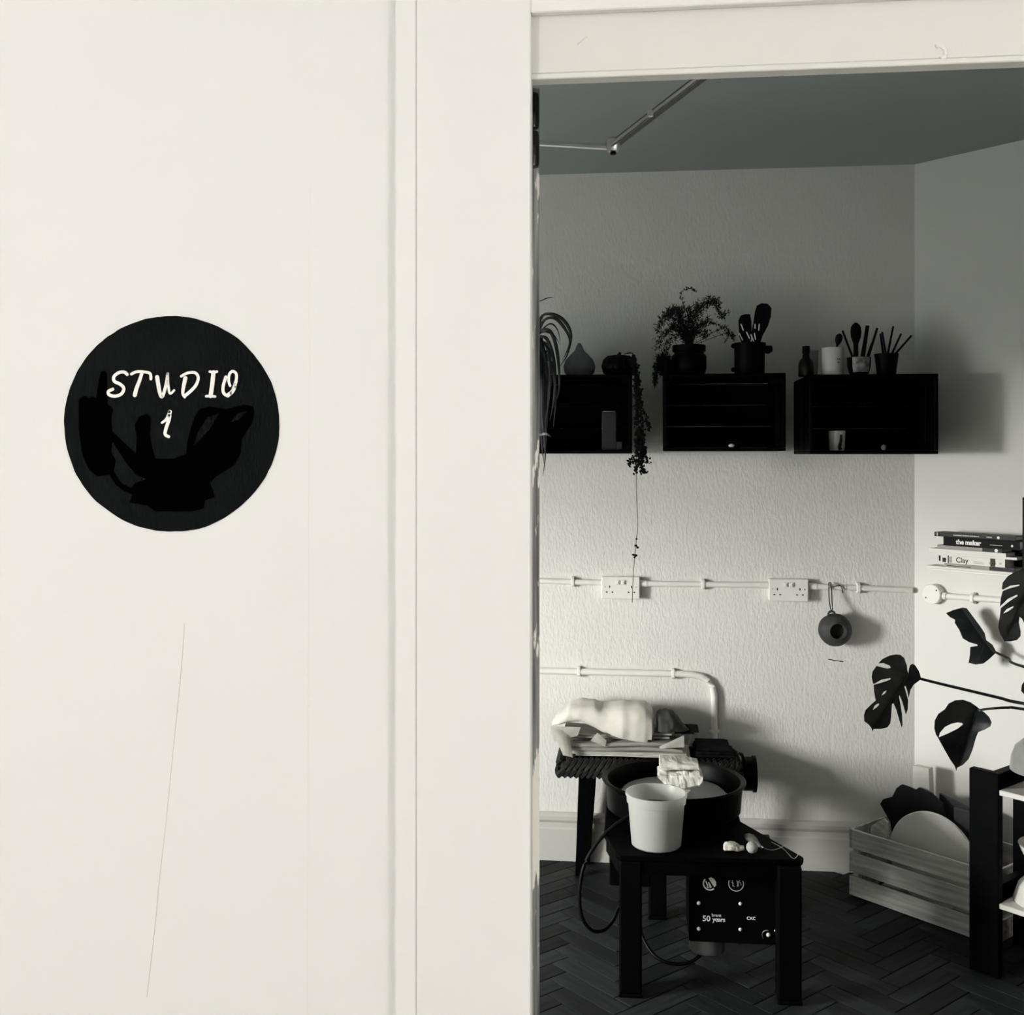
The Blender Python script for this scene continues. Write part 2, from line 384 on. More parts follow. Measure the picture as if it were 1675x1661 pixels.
for x, y, a in cells:
    m = M45 @ Matrix.Translation((x, y, 0)) @ Matrix.Rotation(a, 4, 'Z')
    c = m @ Vector((BL / 2, BW / 2, 0))
    if -0.42 < c.x < 1.85 and 2.9 < c.y < YB + .07 and c.x + c.y < SD + .10: cand.append((c.y, m))
cand.sort(key=lambda s: s[0])
for _, m in cand[:300]:
    o = bpy.data.objects.new('parquet_block', me_block); col.objects.link(o); o.parent = floor; o.matrix_local = Matrix.Translation((0, 0, random.uniform(-.0006, .0))) @ m
b = B(); nb = 0
keep = set(id(m) for _, m in cand[:300])
for x, y, a in cells:
    m = M45 @ Matrix.Translation((x, y, 0)) @ Matrix.Rotation(a, 4, 'Z'); c = m @ Vector((BL / 2, BW / 2, 0))
    if XL + .2 < c.x < XR - .2 and YR + .2 < c.y < YB - .1 and not (-0.42 < c.x < 1.85 and 2.9 < c.y) and c.x + c.y < SD - .1:
        box(b, .0012, BL - .0012, .0012, BW - .0012, -.016, 0, M=m)
obj('parquet_blocks_beyond', b, 'parquet', floor, kind='stuff')

# ------- door wall: corridor face with an opening (hinge side at the left)
HX = PY(868, 700, YH - .012).x                  # right edge of the architrave
JX = PY(866, 700, YR).x                         # jamb face: the architrave stands proud of it
OX1 = JX + 0.80                                 # far jamb
HZ = PY(870, 135, YR).z                         # sight line under the frame head at the room side
HB = YH                                         # face of the head board
HT = HZ + .016                                  # top of the opening
AX = PY(647, 700, YH - .012).x                  # left edge of the architrave
HX0, HX1, HY0, CZH = -3.0, 3.0, -1.12, 2.62
b = B()
box(b, HX0 - .1, AX - .0025, YH, YR, -.12, ZC + .1); box(b, AX - .0025, JX - .03, YH + .012, YR, -.12, ZC + .1)
box(b, OX1 + .03, HX1 + .1, YH, YR, -.12, ZC + .1); box(b, JX - .03, OX1 + .03, YH + .0185, YR, HT, ZC + .1); box(b, JX - .03, OX1 + .03, YH, YH + .0185, HT + .031, ZC + .1)
wall_front = struct('wall_front', b, 'corridor_paint', 'smooth white corridor wall beside the studio doorway')
# joint between wall and architrave: filler missing near the top
for y0, y1, dpt in ((108, 960, .0016), (960, 3200, .0002), (76, 98, .0008), (-420, 48, .0012)):
    za, zb = PY(645, y1, YH).z, PY(645, y0, YH).z
    obj('joint_filler', bxb(AX - .0025, AX, YH + dpt - .003, YH + .012, max(za, 0), zb), 'corridor_paint', wall_front)
# hairline crack and a raised brush ridge in the corridor paint
b = B()
pc = [PY(x, y, YH - .0002) for x, y in ((302, 1020), (296, 1100), (288, 1180), (279, 1270), (271, 1350), (262, 1430), (252, 1530), (240, 1632))]
tube(b, smooth_path(pc, 4), .00032, 4); obj('hairline_crack', b, 'crack', wall_front)
b = tube(B(), [PY(507, 300, YH + .0003), PY(505, 900, YH + .0003), PY(503, 1700, YH + .0003)], .0006, 8); obj('paint_ridge', b, 'corridor_paint', wall_front, smooth=True)
# lining (jambs and head) and architraves
b = B(); box(b, JX - .03, JX, YH + .019, YR, -.05, HT)
struct('trim_1', b, 'gloss_paint', 'white door lining on the hinge side of the doorway')
struct('trim_2', bxb(OX1, OX1 + .03, YH + .019, YR, -.05, HT), 'gloss_paint', 'white door lining on the latch side of the doorway')
hd = empty('trim_3', (JX + .4, YH, HZ), 0, 'cream frame head across the top of the doorway', None, None, 'structure')
HB0 = PY(1270, 113, YH).z
obj('head_board', bxb(JX - .03, OX1 + .03, HB, HB + .018, HB0 + .0045, HT + .03), 'head_paint', hd, world=True, bevel=.001)
obj('edge_bead', bxb(JX - .03, OX1 + .03, HB - .002, HB + .018, HB0 - .002, HB0 + .0042), 'head_paint', hd, world=True, bevel=.001)
b = tube(B(), smooth_path([PY(x, y, HB) for x, y in ((1531, 76), (1538, 74), (1545, 80), (1546, 90), (1539, 97))], 4), .0026, 6)
obj('paint_drip', b, 'gloss_paint', hd, world=True)
b = tube(B(), smooth_path([PY(x, y, HB + .0004) for x, y in ((944, 73), (952, 66), (961, 60))], 4), .0012, 5)
obj('paint_drip', b, 'head_paint', hd, world=True)
AZ = PY(868, 19, YH - .012).z
ar = empty('trim_4', (HX - .07, YH, 0), 0, 'wide white architrave board on the hinge side of the doorway', None, None, 'structure')
x680 = PY(680, 700, YH - .012).x; x805 = PY(806, 700, YH - .012).x; x855 = PY(855, 700, YH - .012).x
obj('back_band', bxb(AX, x680, YH - .0120, YH + .011, -.05, 2.5), 'gloss_paint', ar, world=True)
obj('flat_board', bxb(x680, HX, YH - .0118, YH + .011, -.05, 2.5), 'gloss_paint', ar, world=True, bevel=.0012)
struct('trim_5', bxb(HX + .0002, OX1 + .14, YH - .0118, YH - .0003, AZ - .001, 2.5), 'gloss_paint', 'white architrave board over the top of the doorway', bevel=.0012)
struct('trim_6', bxb(OX1 + .012, OX1 + .14, YH - .012, YH - .0003, -.05, AZ - .002), 'gloss_paint', 'white architrave board on the latch side of the doorway', bevel=.0012)

# ------- the open door: only its worn hinge edge shows past the lining
door = empty('door_1', (JX, YR, 0), R(112), 'white studio door swung open with a worn bare-timber edge', None, None, 'structure')
ex = PY(883, 700, YR + .012)                   # right-hand limit of the visible edge
DZ = HZ - .004
door.location = (ex.x, ex.y, 0); WM[door] = Matrix.Translation(door.location) @ Matrix.Rotation(R(112), 4, 'Z')
# local x runs along the leaf, local +y is the side that faces away from the opening
obj('leaf', bxb(0.004, .76, 0, .042, .006, DZ), 'gloss_paint', door, bevel=.001)
obj('worn_edge', bxb(0.0, .004, 0.0005, .0415, .006, DZ), 'worn_edge', door)
for y0, y1 in ((153, 212), (215, 275)):
    p0, p1 = PY(874, y1, YR), PY(874, y0, YR)
    b = lathe(B(), [(0, 0), (.0075, 0.001), (.0085, .006), (.0085, p1.z - p0.z - .006), (.0075, p1.z - p0.z - .001), (0, p1.z - p0.z)], 14, Matrix.Translation((p0.x - .0022, p0.y - .001, p0.z)))
    obj('hinge_knuckle', b, 'hinge_black', door, world=True, smooth=True, label='black painted hinge knuckle')
for zz in (1.0, .2):
    b = lathe(B(), [(0, 0), (.0055, 0), (.0055, .1), (0, .1)], 12, Matrix.Translation((ex.x - .020, YR + .004, zz)))
    obj('hinge_knuckle', b, 'hinge_black', door, world=True, smooth=True)

# ------- corridor shell with two added, unseen lamps that light it evenly
struct('wall_corridor', bxb(HX0 - .1, HX1 + .1, HY0 - .1, HY0, -.12, CZH + .1), 'corridor_paint', 'plain white corridor wall facing the studio door')
struct('wall_corridor_west', bxb(HX0 - .1, HX0, HY0, YH, -.12, CZH + .1), 'corridor_paint', 'white end wall of the corridor beside the sign wall')
struct('wall_corridor_east', bxb(HX1, HX1 + .1, HY0, YH, -.12, CZH + .1), 'corridor_paint', 'white end wall of the corridor beyond the latch side')
struct('floor_corridor', bxb(HX0 - .1, HX1 + .1, HY0 - .1, YR - .02, -.12, 0), 'corridor_floor', 'pale plain corridor floor')
struct('ceiling_corridor', bxb(HX0 - .1, HX1 + .1, HY0 - .1, YH, CZH, CZH + .1), 'corridor_paint', 'plain white corridor ceiling')
for sx, lb in ((-1.75, 'added opal globe fill lamp in the corridor on the sign side'), (1.75, 'added opal globe fill lamp in the corridor on the latch side')):
    s = empty('fill_lamp', (sx, HY0, 1.72), 0, lb, 'lamp')
    obj('wall_plate', lathe(B(), [(0, 0), (.05, 0), (.05, .012), (.02, .03), (.012, .08), (0, .08)], 20, Matrix.Rotation(R(-90), 4, 'X')), 'plastic_white', s, smooth=True)
    obj('globe', ball(B(), (0, .17, 0), .10, 20, 12), 'fill_glow', s, smooth=True)

# ================================================================== CORRIDOR SIGN
def sg(x, y): return (60 + x * 440 / 1675, 480 + y * 420 / 1599)
sp = PY(280.5, 693, YH)
sign = empty('painted_sign', (sp.x, sp.y, PY(280, 870, YH).z), 0, 'round black painted sign reading STUDIO 1 on the corridor wall', 'sign')
pts = []
for k in range(180):
    a = 2 * math.pi * k / 180
    r = 176 + 1.6 * noise.noise(Vector((math.cos(a) * 2.2, math.sin(a) * 2.2, 3))) + 1.0 * noise.noise(Vector((math.cos(a) * 12, math.sin(a) * 12, 5)))
    pts.append(PY(280.5 + r * math.cos(a), 693.5 + r * 1.003 * math.sin(a), YH - .0009))
obj('disc', prism(B(), pts, (0, .0008, 0)), 'sign_black', sign, world=True)
sil = [[(262, 660), (300, 636), (330, 655), (345, 642), (372, 655), (388, 530), (402, 488), (420, 482), (436, 500), (441, 690), (478, 720), (463, 770), (470, 860), (560, 945), (618, 1000), (624, 900), (610, 820), (640, 765), (690, 752), (712, 775), (706, 880), (718, 960), (740, 1030), (850, 1030), (930, 1000), (940, 910), (985, 765), (1020, 718), (1080, 705), (1180, 722), (1290, 692), (1345, 702), (1356, 745), (1340, 810), (1275, 910), (1270, 1000), (1230, 1070), (1120, 1140), (1075, 1180), (1098, 1230), (1110, 1270), (1045, 1290), (1040, 1340), (980, 1358), (740, 1360), (690, 1322), (578, 1305), (598, 1255), (545, 1232), (495, 1195), (450, 1130), (380, 1142), (330, 1105), (285, 1010), (262, 850)],
       [(472, 925), (560, 1060), (620, 1132), (685, 1158), (612, 1180), (590, 1215), (525, 1180), (478, 1110), (492, 1040), (462, 990)],
       [(975, 955), (1000, 870), (1060, 775), (1140, 745), (1075, 850)], [(1200, 806), (1255, 745), (1310, 735), (1255, 790)]]
loops = [[sg(*p) for p in l] for l in sil]
pp, tr = fill2(loops); b = B()
vs = [b.verts.new(PY(x, y, YH - .0012)) for x, y in pp]
for t in tr:
    try: b.faces.new([vs[i] for i in t])
    except ValueError: pass
obj('silhouette', b, 'silhouette_black', sign, world=True, label='flat matt black silhouette painted over the lower half')
def stroke(b, pts, w0, w1=None, Y=YH - .0015):
    """brush stroke: a ribbon with rounded ends through sign-crop points"""
    P = smooth_path([(x, y, 0) for x, y in pts], 6); n = len(P); w1 = w1 or w0
    L, Rr = [], []
    for i, p in enumerate(P):
        d = (P[min(i + 1, n - 1)] - P[max(i - 1, 0)]).normalized(); nn = Vector((-d.y, d.x, 0))
        w = 1.18 * (w0 + (w1 - w0) * i / (n - 1)) / 2
        L.append(p + nn * w); Rr.append(p - nn * w)
    A = [b.verts.new(PY(*sg(p.x, p.y), Y)) for p in L]; C = [b.verts.new(PY(*sg(p.x, p.y), Y)) for p in Rr]
    for i in range(n - 1): b.faces.new((A[i], A[i + 1], C[i + 1], C[i]))
    for c, w, dy in ((P[0], w0 * .59, 0), (P[-1], w1 * .59, 0)):
        f = [b.verts.new(PY(*sg(c.x + w * math.cos(a), c.y + w * math.sin(a)), Y - .00003)) for a in [2 * math.pi * k / 12 for k in range(12)]]
        b.faces.new(f)
GL = [
 [([(563, 505), (545, 491), (512, 494), (482, 518), (484, 548), (520, 566), (542, 592), (528, 626), (488, 641), (452, 632), (447, 612), (474, 597)], 17, 17)],
 [([(590, 503), (622, 489), (672, 490), (706, 500), (711, 534)], 15, 15), ([(656, 494), (640, 545), (622, 592), (611, 634)], 17, 22)],
 [([(750, 522), (756, 562), (766, 615), (779, 645), (795, 610), (808, 555), (816, 500)], 22, 15), ([(816, 500), (819, 570), (830, 624), (856, 604)], 14, 12)],
 [([(926, 528), (914, 585), (910, 625), (922, 648)], 22, 12), ([(900, 517), (940, 496), (986, 495), (1006, 524), (994, 568), (962, 606), (926, 636)], 14, 18)],
 [([(1078, 488), (1098, 491), (1122, 488)], 14, 14), ([(1101, 492), (1094, 560), (1083, 640)], 22, 22), ([(1056, 641), (1082, 640), (1110, 643)], 14, 14)],
 [([(1178, 522), (1161, 580), (1164, 620), (1190, 636), (1222, 606), (1241, 548), (1242, 502), (1220, 486), (1200, 505), (1196, 545), (1204, 576)], 17, 14), ([(1190, 636), (1222, 606), (1241, 548)], 22, 18)],
 [([(780, 806), (808, 784), (830, 738)], 12, 20), ([(828, 742), (824, 785), (806, 840), (800, 878), (822, 893)], 20, 16)]]
for strokes in GL:
    b = B()
    for p, a, c in strokes: stroke(b, p, a, c)
    obj('letter', b, 'letter_white', sign, world=True)
# ------- door closer arm
YA = 1.52
clo = empty('door_closer', PY(884, 240, YA), 0, 'steel door closer arm folded under the frame head', 'door closer')
el = PY(1003, 241, YA); dr = PY(872, 233, YA + .05); hdp = PY(1176, 108, YR + .03)
fx = (hdp - el).normalized()
fn = Vector((-math.sin(R(112)), math.cos(R(112)), 0))                # leaf normal, away from the opening
dr = el + (dr - el) * ((ex - el).dot(fn) / (dr - el).dot(fn))         # the arm meets the open leaf here
obj('door_shoe', bxb(-.03, .03, -.014, -.0006, -.012, .012, M=Matrix.Translation(dr) @ Matrix.Rotation(R(112), 4, 'Z')), 'steel', clo, world=True, bevel=.002)
dr = dr - fn * .008
b = tube(B(), [dr, el], .0055, 8, flat=.8); obj('main_arm', b, 'steel', clo, world=True, smooth=True)
b = B(); up_ = Vector((0, 0, 1)); sd = -fx.cross(up_).normalized()
prism(b, [el + sd * .013 + up_ * .003, el - sd * .004 + up_ * .003, hdp - sd * .004 + up_ * .003, hdp + sd * .013 + up_ * .003], up_ * .006)
obj('forearm', b, 'arm_grey', clo, world=True, bevel=.0012)
b = tube(B(), [el - sd * .007 + fx * .004, hdp - sd * .007], .0032, 8); obj('adjusting_rod', b, 'steel', clo, world=True, smooth=True)
b = lathe(B(), [(0, -.007), (.007, -.006), (.009, -.002), (.009, .010), (.006, .013), (0, .013)], 14, Matrix.Translation(el)); obj('elbow_joint', b, 'steel', clo, world=True, smooth=True)
b = lathe(B(), [(0, -.010), (.004, -.010), (.004, -.006), (0, -.006)], 6, Matrix.Translation(el)); obj('screw', b, 'black_metal', clo, world=True)
mid = el.lerp(hdp, .42); b = lathe(B(), [(0, 0), (.004, 0), (.004, .008), (0, .008)], 10, Matrix.Translation(mid - sd * .010 - up_ * .004)); obj('screw', b, 'steel', clo, world=True, smooth=True)
b = bxb(hdp.x - .02, hdp.x + .02, YR + .0045, YR + .05, hdp.z - .005, hdp.z + .03); obj('head_bracket', b, 'steel', clo, world=True, bevel=.002)

# ================================================================== BACK WALL FITTINGS
YW = YB - .0005
def conduit_run(name, label, pts, r=.0108, mt='plastic_white'):
    o = single(name, tube(B(), pts, r, 12), mt, pts[0], label, 'conduit', smooth=True)
    return o
def clip(p, d, parent):
    """saddle clip round the conduit at p, run direction d, wall normal -y"""
    d = Vector(d).normalized(); n_ = clip.n
    u = d.cross(n_).normalized()
    b = B(); c = Vector(p)
    prism(b, [c - d * .006 - u * .021 - n_ * .0125, c - d * .006 + u * .021 - n_ * .0125, c - d * .006 + u * .019 + n_ * .004, c - d * .006 + u * .012 + n_ * .0135, c - d * .006 - u * .012 + n_ * .0135, c - d * .006 - u * .019 + n_ * .004], d * .012)
    return obj('saddle_clip', b, 'plastic_white', parent, world=True, bevel=.0015)
clip.n = Vector((0, -1, 0))
rc = .0108; yc = YW - rc - .002
def cp(x, y): return PY(x, y, yc)
def toleft(a, b): return a + (a - b) * ((a.x - XL - .002) / (b.x - a.x))       # run on to the left wall
c1 = conduit_run('conduit', 'white conduit pipe running from the doorway to the first double socket', [toleft(cp(800, 948.5), cp(984, 953.5)), cp(984, 953.5)])
clip(cp(937, 952), (1, 0, 0), c1)
c2 = conduit_run('conduit', 'white conduit pipe between the two double sockets', [cp(1046, 955), cp(1256, 957.5)])
clip(cp(1150, 956.2), (1, 0, 0), c2); obj('end_coupler', tube(B(), [cp(1046, 955), cp(1058, 955.1)], .0125, 12), 'plastic_white', c2, world=True, smooth=True); obj('end_coupler', tube(B(), [cp(1243, 957.4), cp(1256, 957.5)], .0125, 12), 'plastic_white', c2, world=True, smooth=True)
c3 = conduit_run('conduit', 'white conduit pipe from the second double socket to the round junction box', [cp(1324, 959.5), cp(1400, 962), cp(1492, 966)])
clip(cp(1404, 962.2), (1, 0, 0), c3); obj('end_coupler', tube(B(), [cp(1323, 959.4), cp(1336, 959.8)], .0125, 12), 'plastic_white', c3, world=True, smooth=True)
def cq(x, y): return PY(x, y, YW - .0145)
lp = [toleft(cq(800, 1095.5), cq(1118, 1103)), cq(1118, 1103)] + [cq(x, y) for x, y in ((1132, 1104), (1147, 1107), (1158, 1114), (1165, 1124), (1168, 1138))] + [cq(1169, 1330)]
c4 = conduit_run('conduit', 'white conduit pipe bending down the back wall behind the woven bench', lp, .0125)
for p, d in ((cq(947, 1099), (1, 0, 0)), (cq(1101, 1102.6), (1, 0, 0)), (cq(1168.5, 1196), (0, 0, 1))): clip(p, d, c4)
def socket(name, px, py, label):
    c = PY(px, py, YW - .034)
    s = empty(name, (c.x, YW, c.z - .043), 0, label, 'socket')
    W, H = .0735, .0425
    obj('back_box', bxb(c.x - W + .002, c.x + W - .002, YW - .024, YW, c.z - H + .001, c.z + H - .001), 'plastic_white', s, world=True, bevel=.002)
    obj('face_plate', bxb(c.x - W, c.x + W, YW - .034, YW - .0245, c.z - H, c.z + H), 'plastic_white', s, world=True, bevel=.003, seg=2)
    for sx in (-.011, .011):
        obj('rocker_switch', bxb(c.x + sx - .0075, c.x + sx + .0075, YW - .0385, YW - .034, c.z + .012, c.z + .030), 'plastic_white', s, world=True, bevel=.0015)
        obj('switch_mark', bxb(c.x + sx + .0025, c.x + sx + .005, YW - .0388, YW - .0386, c.z + .015, c.z + .026), 'pot_grey', s, world=True)
    for sx in (-.042, .042):
        for dx, dz, a, h in ((0, .004, .0021, .0045), (-.011, -.017, .0032, .0023), (.011, -.017, .0032, .0023)):
            obj('pin_slot', bxb(c.x + sx + dx - a, c.x + sx + dx + a, YW - .0346, YW - .0339, c.z + dz - h, c.z + dz + h), 'slot_black', s, world=True)
        sc_ = c.x + sx * 1.42
        obj('screw_head', lathe(B(), [(0, 0), (.0028, 0), (.0028, .001), (0, .001)], 10, Matrix.Translation((sc_, YW - .034, c.z + .004)) @ Matrix.Rotation(R(90), 4, 'X')), 'steel', s, world=True)
    return s
socket('double_socket', 1015, 962, 'white double wall socket under the dangling plant stem')
socket('double_socket', 1290, 966, 'white double wall socket beside the hanging clay vessel')
# round junction box on the splayed wall and its conduit
jb = PD(1526, 972, SD - .03)
jbx = empty('junction_box', (*(Vector((jb.x, jb.y, 0)) + n45 * .02).to_2d(), jb.z), R(-45), 'round white junction box in the corner of the walls', 'junction box')
Mj = Matrix.Rotation(R(90), 4, 'X')
obj('box_body', lathe(B(), [(0, 0), (.036, 0), (.036, .028), (0, .028)], 28, Mj), 'plastic_white', jbx, smooth=True)
obj('box_lid', lathe(B(), [(0, .0285), (.0375, .0285), (.0375, .032), (.035, .0345), (0, .0345)], 28, Mj), 'plastic_white', jbx, smooth=True)
for dx, dz in ((-.020, -.014), (.022, .016)):
    obj('screw_head', lathe(B(), [(0, 0), (.0028, 0), (.0028, .001), (0, .001)], 10, Matrix.Translation((dx, -.0345, dz)) @ Mj), 'slot_black', jbx)
obj('spout', tube(B(), [(.034, -.014, -.003), (.052, -.014, -.004)], .0135, 14), 'plastic_white', jbx, smooth=True)
clip.n = -n45
def cs(x, y): return PD(x, y, SD - .0135 * math.sqrt(2))
pj = WM[jbx] @ Vector((.050, -.0135, -.004))
c5 = conduit_run('conduit', 'white conduit pipe along the splayed wall beside the monstera', [pj, cs(1800, 994)], .0108)
clip(pj.lerp(cs(1800, 994), .19), d45, c5)
clip.n = Vector((0, -1, 0))
# small nail under the vessel
single('wall_nail', tube(B(), [PY(1355, 1079, YW - .030), PY(1379, 1083, YW + .001)], .0016, 8), 'black_metal', PY(1379, 1083, YW), 'thin dark nail in the wall below the hanging vessel', 'nail')
# hanging clay vessel with a hole in its front
hv = PY(1366, 1031, YB - .052)
ves = empty('hanging_vessel', (hv.x, YW, hv.z - .07), 0, 'round dark clay vessel with a hole hanging from the conduit', 'vessel')
Mv = Matrix.Translation(hv) @ Matrix.Rotation(R(90), 4, 'X') @ Matrix.Rotation(R(0), 4, 'Y')
prof = [(0, -.045), (.03, -.044), (.052, -.032), (.061, -.012), (.0615, .002), (.055, .020), (.042, .034), (.030, .040), (.0275, .036), (.0275, .010), (.020, -.015), (0, -.018)]
b = lathe(B(), prof, 36, Mv)
for v in b.verts:                                # the mouth sits a little off centre
    k = max(0, -(v.co.y - hv.y) / .05); v.co.x += .006 * k; v.co += Vector((0, 0, .002)) * noise.noise(v.co * 40)
obj('body', b, 'vessel_clay', ves, world=True, smooth=True)
obj('mouth', lathe(B(), [(0, .0115), (.0272, .0115)], 20, Matrix.Translation((.004, 0, 0)) @ Mv), 'slot_black', ves, world=True)
lug = hv + Vector((-.014, -.006, .060))
obj('lug', tube(B(), [lug + Vector((.012 * math.cos(a), 0, .011 * math.sin(a))) for a in [R(-30 + 240 * k / 12) for k in range(13)]], .0045, 8), 'vessel_clay', ves, world=True, smooth=True)
tp = PY(1358, 960.6, yc - rc - .004)
b = tube(B(), smooth_path([lug + Vector((0, .002, .009)), lug.lerp(tp, .5) + Vector((-.006, 0, 0)), tp + Vector((-.005, 0, 0)), tp + Vector((-.003, .010, .0135)), tp + Vector((.002, .0148, .0142)), tp + Vector((.004, .008, .0130)), tp + Vector((.005, 0, -.002)), lug.lerp(tp, .5) + Vector((.004, 0, 0)), lug + Vector((.003, -.004, .009))], 5), .0021, 6)
obj('cord', b, 'string_dark', ves, world=True)
b = tube(B(), smooth_path([tp, tp + Vector((.018, -.004, .004)), tp + Vector((.035, 0, .008)), tp + Vector((.043, 0, -.004)), tp + Vector((.046, 0, -.022))], 5), .0017, 6)
tube(b, smooth_path([tp + Vector((.03, -.002, .006)), tp + Vector((.05, -.002, .002)), tp + Vector((.052, 0, -.010))], 5), .0015, 6)
obj('knot', b, 'string_dark', ves, world=True)

# ================================================================== WALL CRATES
YF = 3.92                                       # open front of the wall crates
def wall_crate(pxl, pxr, pyt, pyb, label, rz=0.0, gap=.0015):
    A, Bq = PY(pxl, pyt, YF), PY(pxr, pyb, YF)
    W, H, D, T = Bq.x - A.x, A.z - Bq.z, YB - YF - .006 - abs(math.sin(rz)) * (Bq.x - A.x) / 2, .012
    c = empty('wall_crate', ((A.x + Bq.x) / 2, YF, Bq.z), rz, label, 'crate', 'dark slatted crates fixed to the back wall as shelves')
    h = W / 2
    g = .006
    for s in (-1, 1):                            # end boards, grain upright
        n = 3; wd = (D - g * (n - 1)) / n
        for k in range(n):
            x0 = s * h if s < 0 else h - T
            obj('end_board', bxb(x0, x0 + T, k * (wd + g), k * (wd + g) + wd, T + .0005, H - T - .0005), 'black_wood', c, bevel=.0015)
    for zz in (0, H - T):                        # bottom and top boards
        n = 3; wd = (D - g * (n - 1)) / n
        for k in range(n):
            obj('long_board', bxb(-h, h, k * (wd + g), k * (wd + g) + wd, zz, zz + T), 'black_wood_flat', c, bevel=.0015)
    n = 3; gb = gap; ht = (H - 2 * T - gb * (n + 1)) / n
    for k in range(n):                           # back boards with gaps between
        z0 = T + gb + k * (ht + gb)
        obj('back_board', bxb(-h + T + .001, h - T - .001, D - T, D, z0, z0 + ht), 'black_wood_flat', c, bevel=.001)
    for sx in (-1, 1):
        for z0, sz in ((T, 1), (H - T, -1)):     # corner blocks
            x0 = sx * (h - T - .0005); x1 = x0 - sx * .022; za = z0 + sz * .0005; zb = z0 + sz * .022
            b = prism(B(), [Vector((x0, .012, za)), Vector((x1, .012, za)), Vector((x1, .012, za + sz * .006)), Vector((x0 - sx * .006, .012, zb)), Vector((x0, .012, zb))], (0, D - T - .014, 0))
            obj('corner_block', b, 'black_wood_flat', c)
    return c, A.z, W, H
CR1, ZT1, W1, H1 = wall_crate(815, 1034, 614, 742, 'dark slatted wall crate under the spider plant and pumpkin pots')
CR2, ZT2, W2, H2 = wall_crate(1084, 1285, 612, 738, 'dark slatted wall crate under the feathery fern pot', R(-2.0), .0032)
CR3, ZT3, W3, H3 = wall_crate(1324, 1535, 613, 743, 'dark slatted wall crate under the cups of brushes')
YS = 4.06                                        # middle of the crate tops
def onshelf(px, zt, Y=YS):
    p = PY(px, 600, Y); return Vector((p.x, Y, zt + .0004))
PXM = 1800 / 4.03                                 # pixels per metre there
def zy(py, Y=YS, px=1100): return PY(px, py, Y).z

# ---- crate 1 top: spider plant, pale gourd, dark pumpkin with trailing stems
def ribbon(b, pts, wd, fold=0.25, up=Vector((0, -1, .3))):
    P = smooth_path(pts, 5); n = len(P); rows = []
    for i, p in enumerate(P):
        d = (P[min(i + 1, n - 1)] - P[max(i - 1, 0)]).normalized()
        s = d.cross(up); s = s.normalized() if s.length > 1e-4 else Vector((1, 0, 0))
        k = i / (n - 1); ww = wd * min(1, 4 * (k + .12)) * min(1, 2.2 * (1.02 - k)) / 2
        nn = s.cross(d).normalized()
        rows.append([b.verts.new(p - s * ww), b.verts.new(p + nn * ww * fold), b.verts.new(p + s * ww)])
    for a, c in zip(rows, rows[1:]):
        b.faces.new((a[0], a[1], c[1], c[0])); b.faces.new((a[1], a[2], c[2], c[1]))
spo = onshelf(868, ZT1, 4.02)
spider = empty('spider_plant', spo, 0, 'spider plant with long arching strap leaves drooping over the crate', 'plant')
obj('pot', lathe(B(), [(0, 0), (.045, 0), (.06, .09), (.062, .095), (.055, .095), (.05, .085), (0, .08)], 24, Matrix.Translation(spo)), 'pot_black', spider, world=True, smooth=True)
def SPX(x, y, dy=0.0): return PY(x, y, YF + .06 + dy)
strands = [
 [(872, 590), (884, 522), (902, 514), (922, 524), (934, 548), (928, 580), (914, 602)],
 [(872, 590), (886, 530), (905, 520), (922, 535), (932, 560), (920, 590)],
 [(872, 590), (880, 545), (897, 540), (908, 560), (914, 600), (914, 640), (904, 670)],
 [(872, 590), (878, 555), (893, 553), (904, 580), (908, 620), (905, 660), (899, 690)],
 [(872, 590), (884, 560), (896, 570), (900, 610), (897, 660), (890, 700)],
 [(872, 595), (884, 570), (891, 590), (893, 640), (889, 690), (885, 735)],
 [(872, 590), (881, 548), (899, 530), (912, 540), (917, 565)],
 [(872, 590), (884, 545), (905, 548), (916, 565)],
 [(866, 560), (876, 505), (890, 490), (906, 486)],
 [(868, 600), (878, 580), (886, 610), (887, 680), (892, 740), (888, 780)],
 [(868, 600), (880, 590), (890, 630), (893, 700), (886, 745)],
 [(868, 600), (876, 590), (884, 640), (886, 720), (890, 760)],
 [(868, 595), (886, 575), (903, 600), (909, 650), (905, 700)],
 [(868, 600), (860, 560), (846, 560), (838, 620), (834, 690)],
 [(868, 600), (858, 570), (850, 600), (846, 660), (850, 720)]]
rs_ = random.Random(21)
for k in range(9):
    a_ = rs_.uniform(880, 893); strands.append([(872, 595), (rs_.uniform(876, 886), rs_.uniform(545, 580)), (a_, rs_.uniform(575, 600)), (a_ + rs_.uniform(-2, 6), 640), (a_ + rs_.uniform(-5, 5), rs_.uniform(680, 745))])
for i, s in enumerate(strands):
    b = B(); n = len(s)
    ribbon(b, [spo + Vector((0, 0, .085))] + [PY(x, y, YF - .020 - .006 * (i % 5) if y > 588 else (3.975 if k == 1 else YF - .006 - .005 * (i % 5))) for k, (x, y) in enumerate(s) if k > 0], .013 if i not in (6, 7, 8) else .007)
    obj('leaf', b, 'leaf_dark', spider, world=True)
b = B()                                          # a pale aerial shoot
ribbon(b, [SPX(880, 712, -.16), SPX(892, 710, -.17), SPX(902, 715, -.17)], .009); obj('leaf', b, 'ceramic_speck', spider, world=True, label='pale dry leaf')
g0 = onshelf(952, ZT1, 4.14)
gourd = empty('gourd_pot', g0, 0, 'blurred grey gourd-shaped pot with a pointed top beside the pumpkin', 'pot')
obj('body', lathe(B(), [(0, 0), (.035, .002), (.055, .022), (.060, .045), (.052, .07), (.032, .092), (.018, .105), (.010, .125), (.004, .134), (0, .134)], 28, Matrix.Translation(g0 + Vector((-.01, 0, 0)))), 'pot_grey', gourd, world=True, smooth=True)
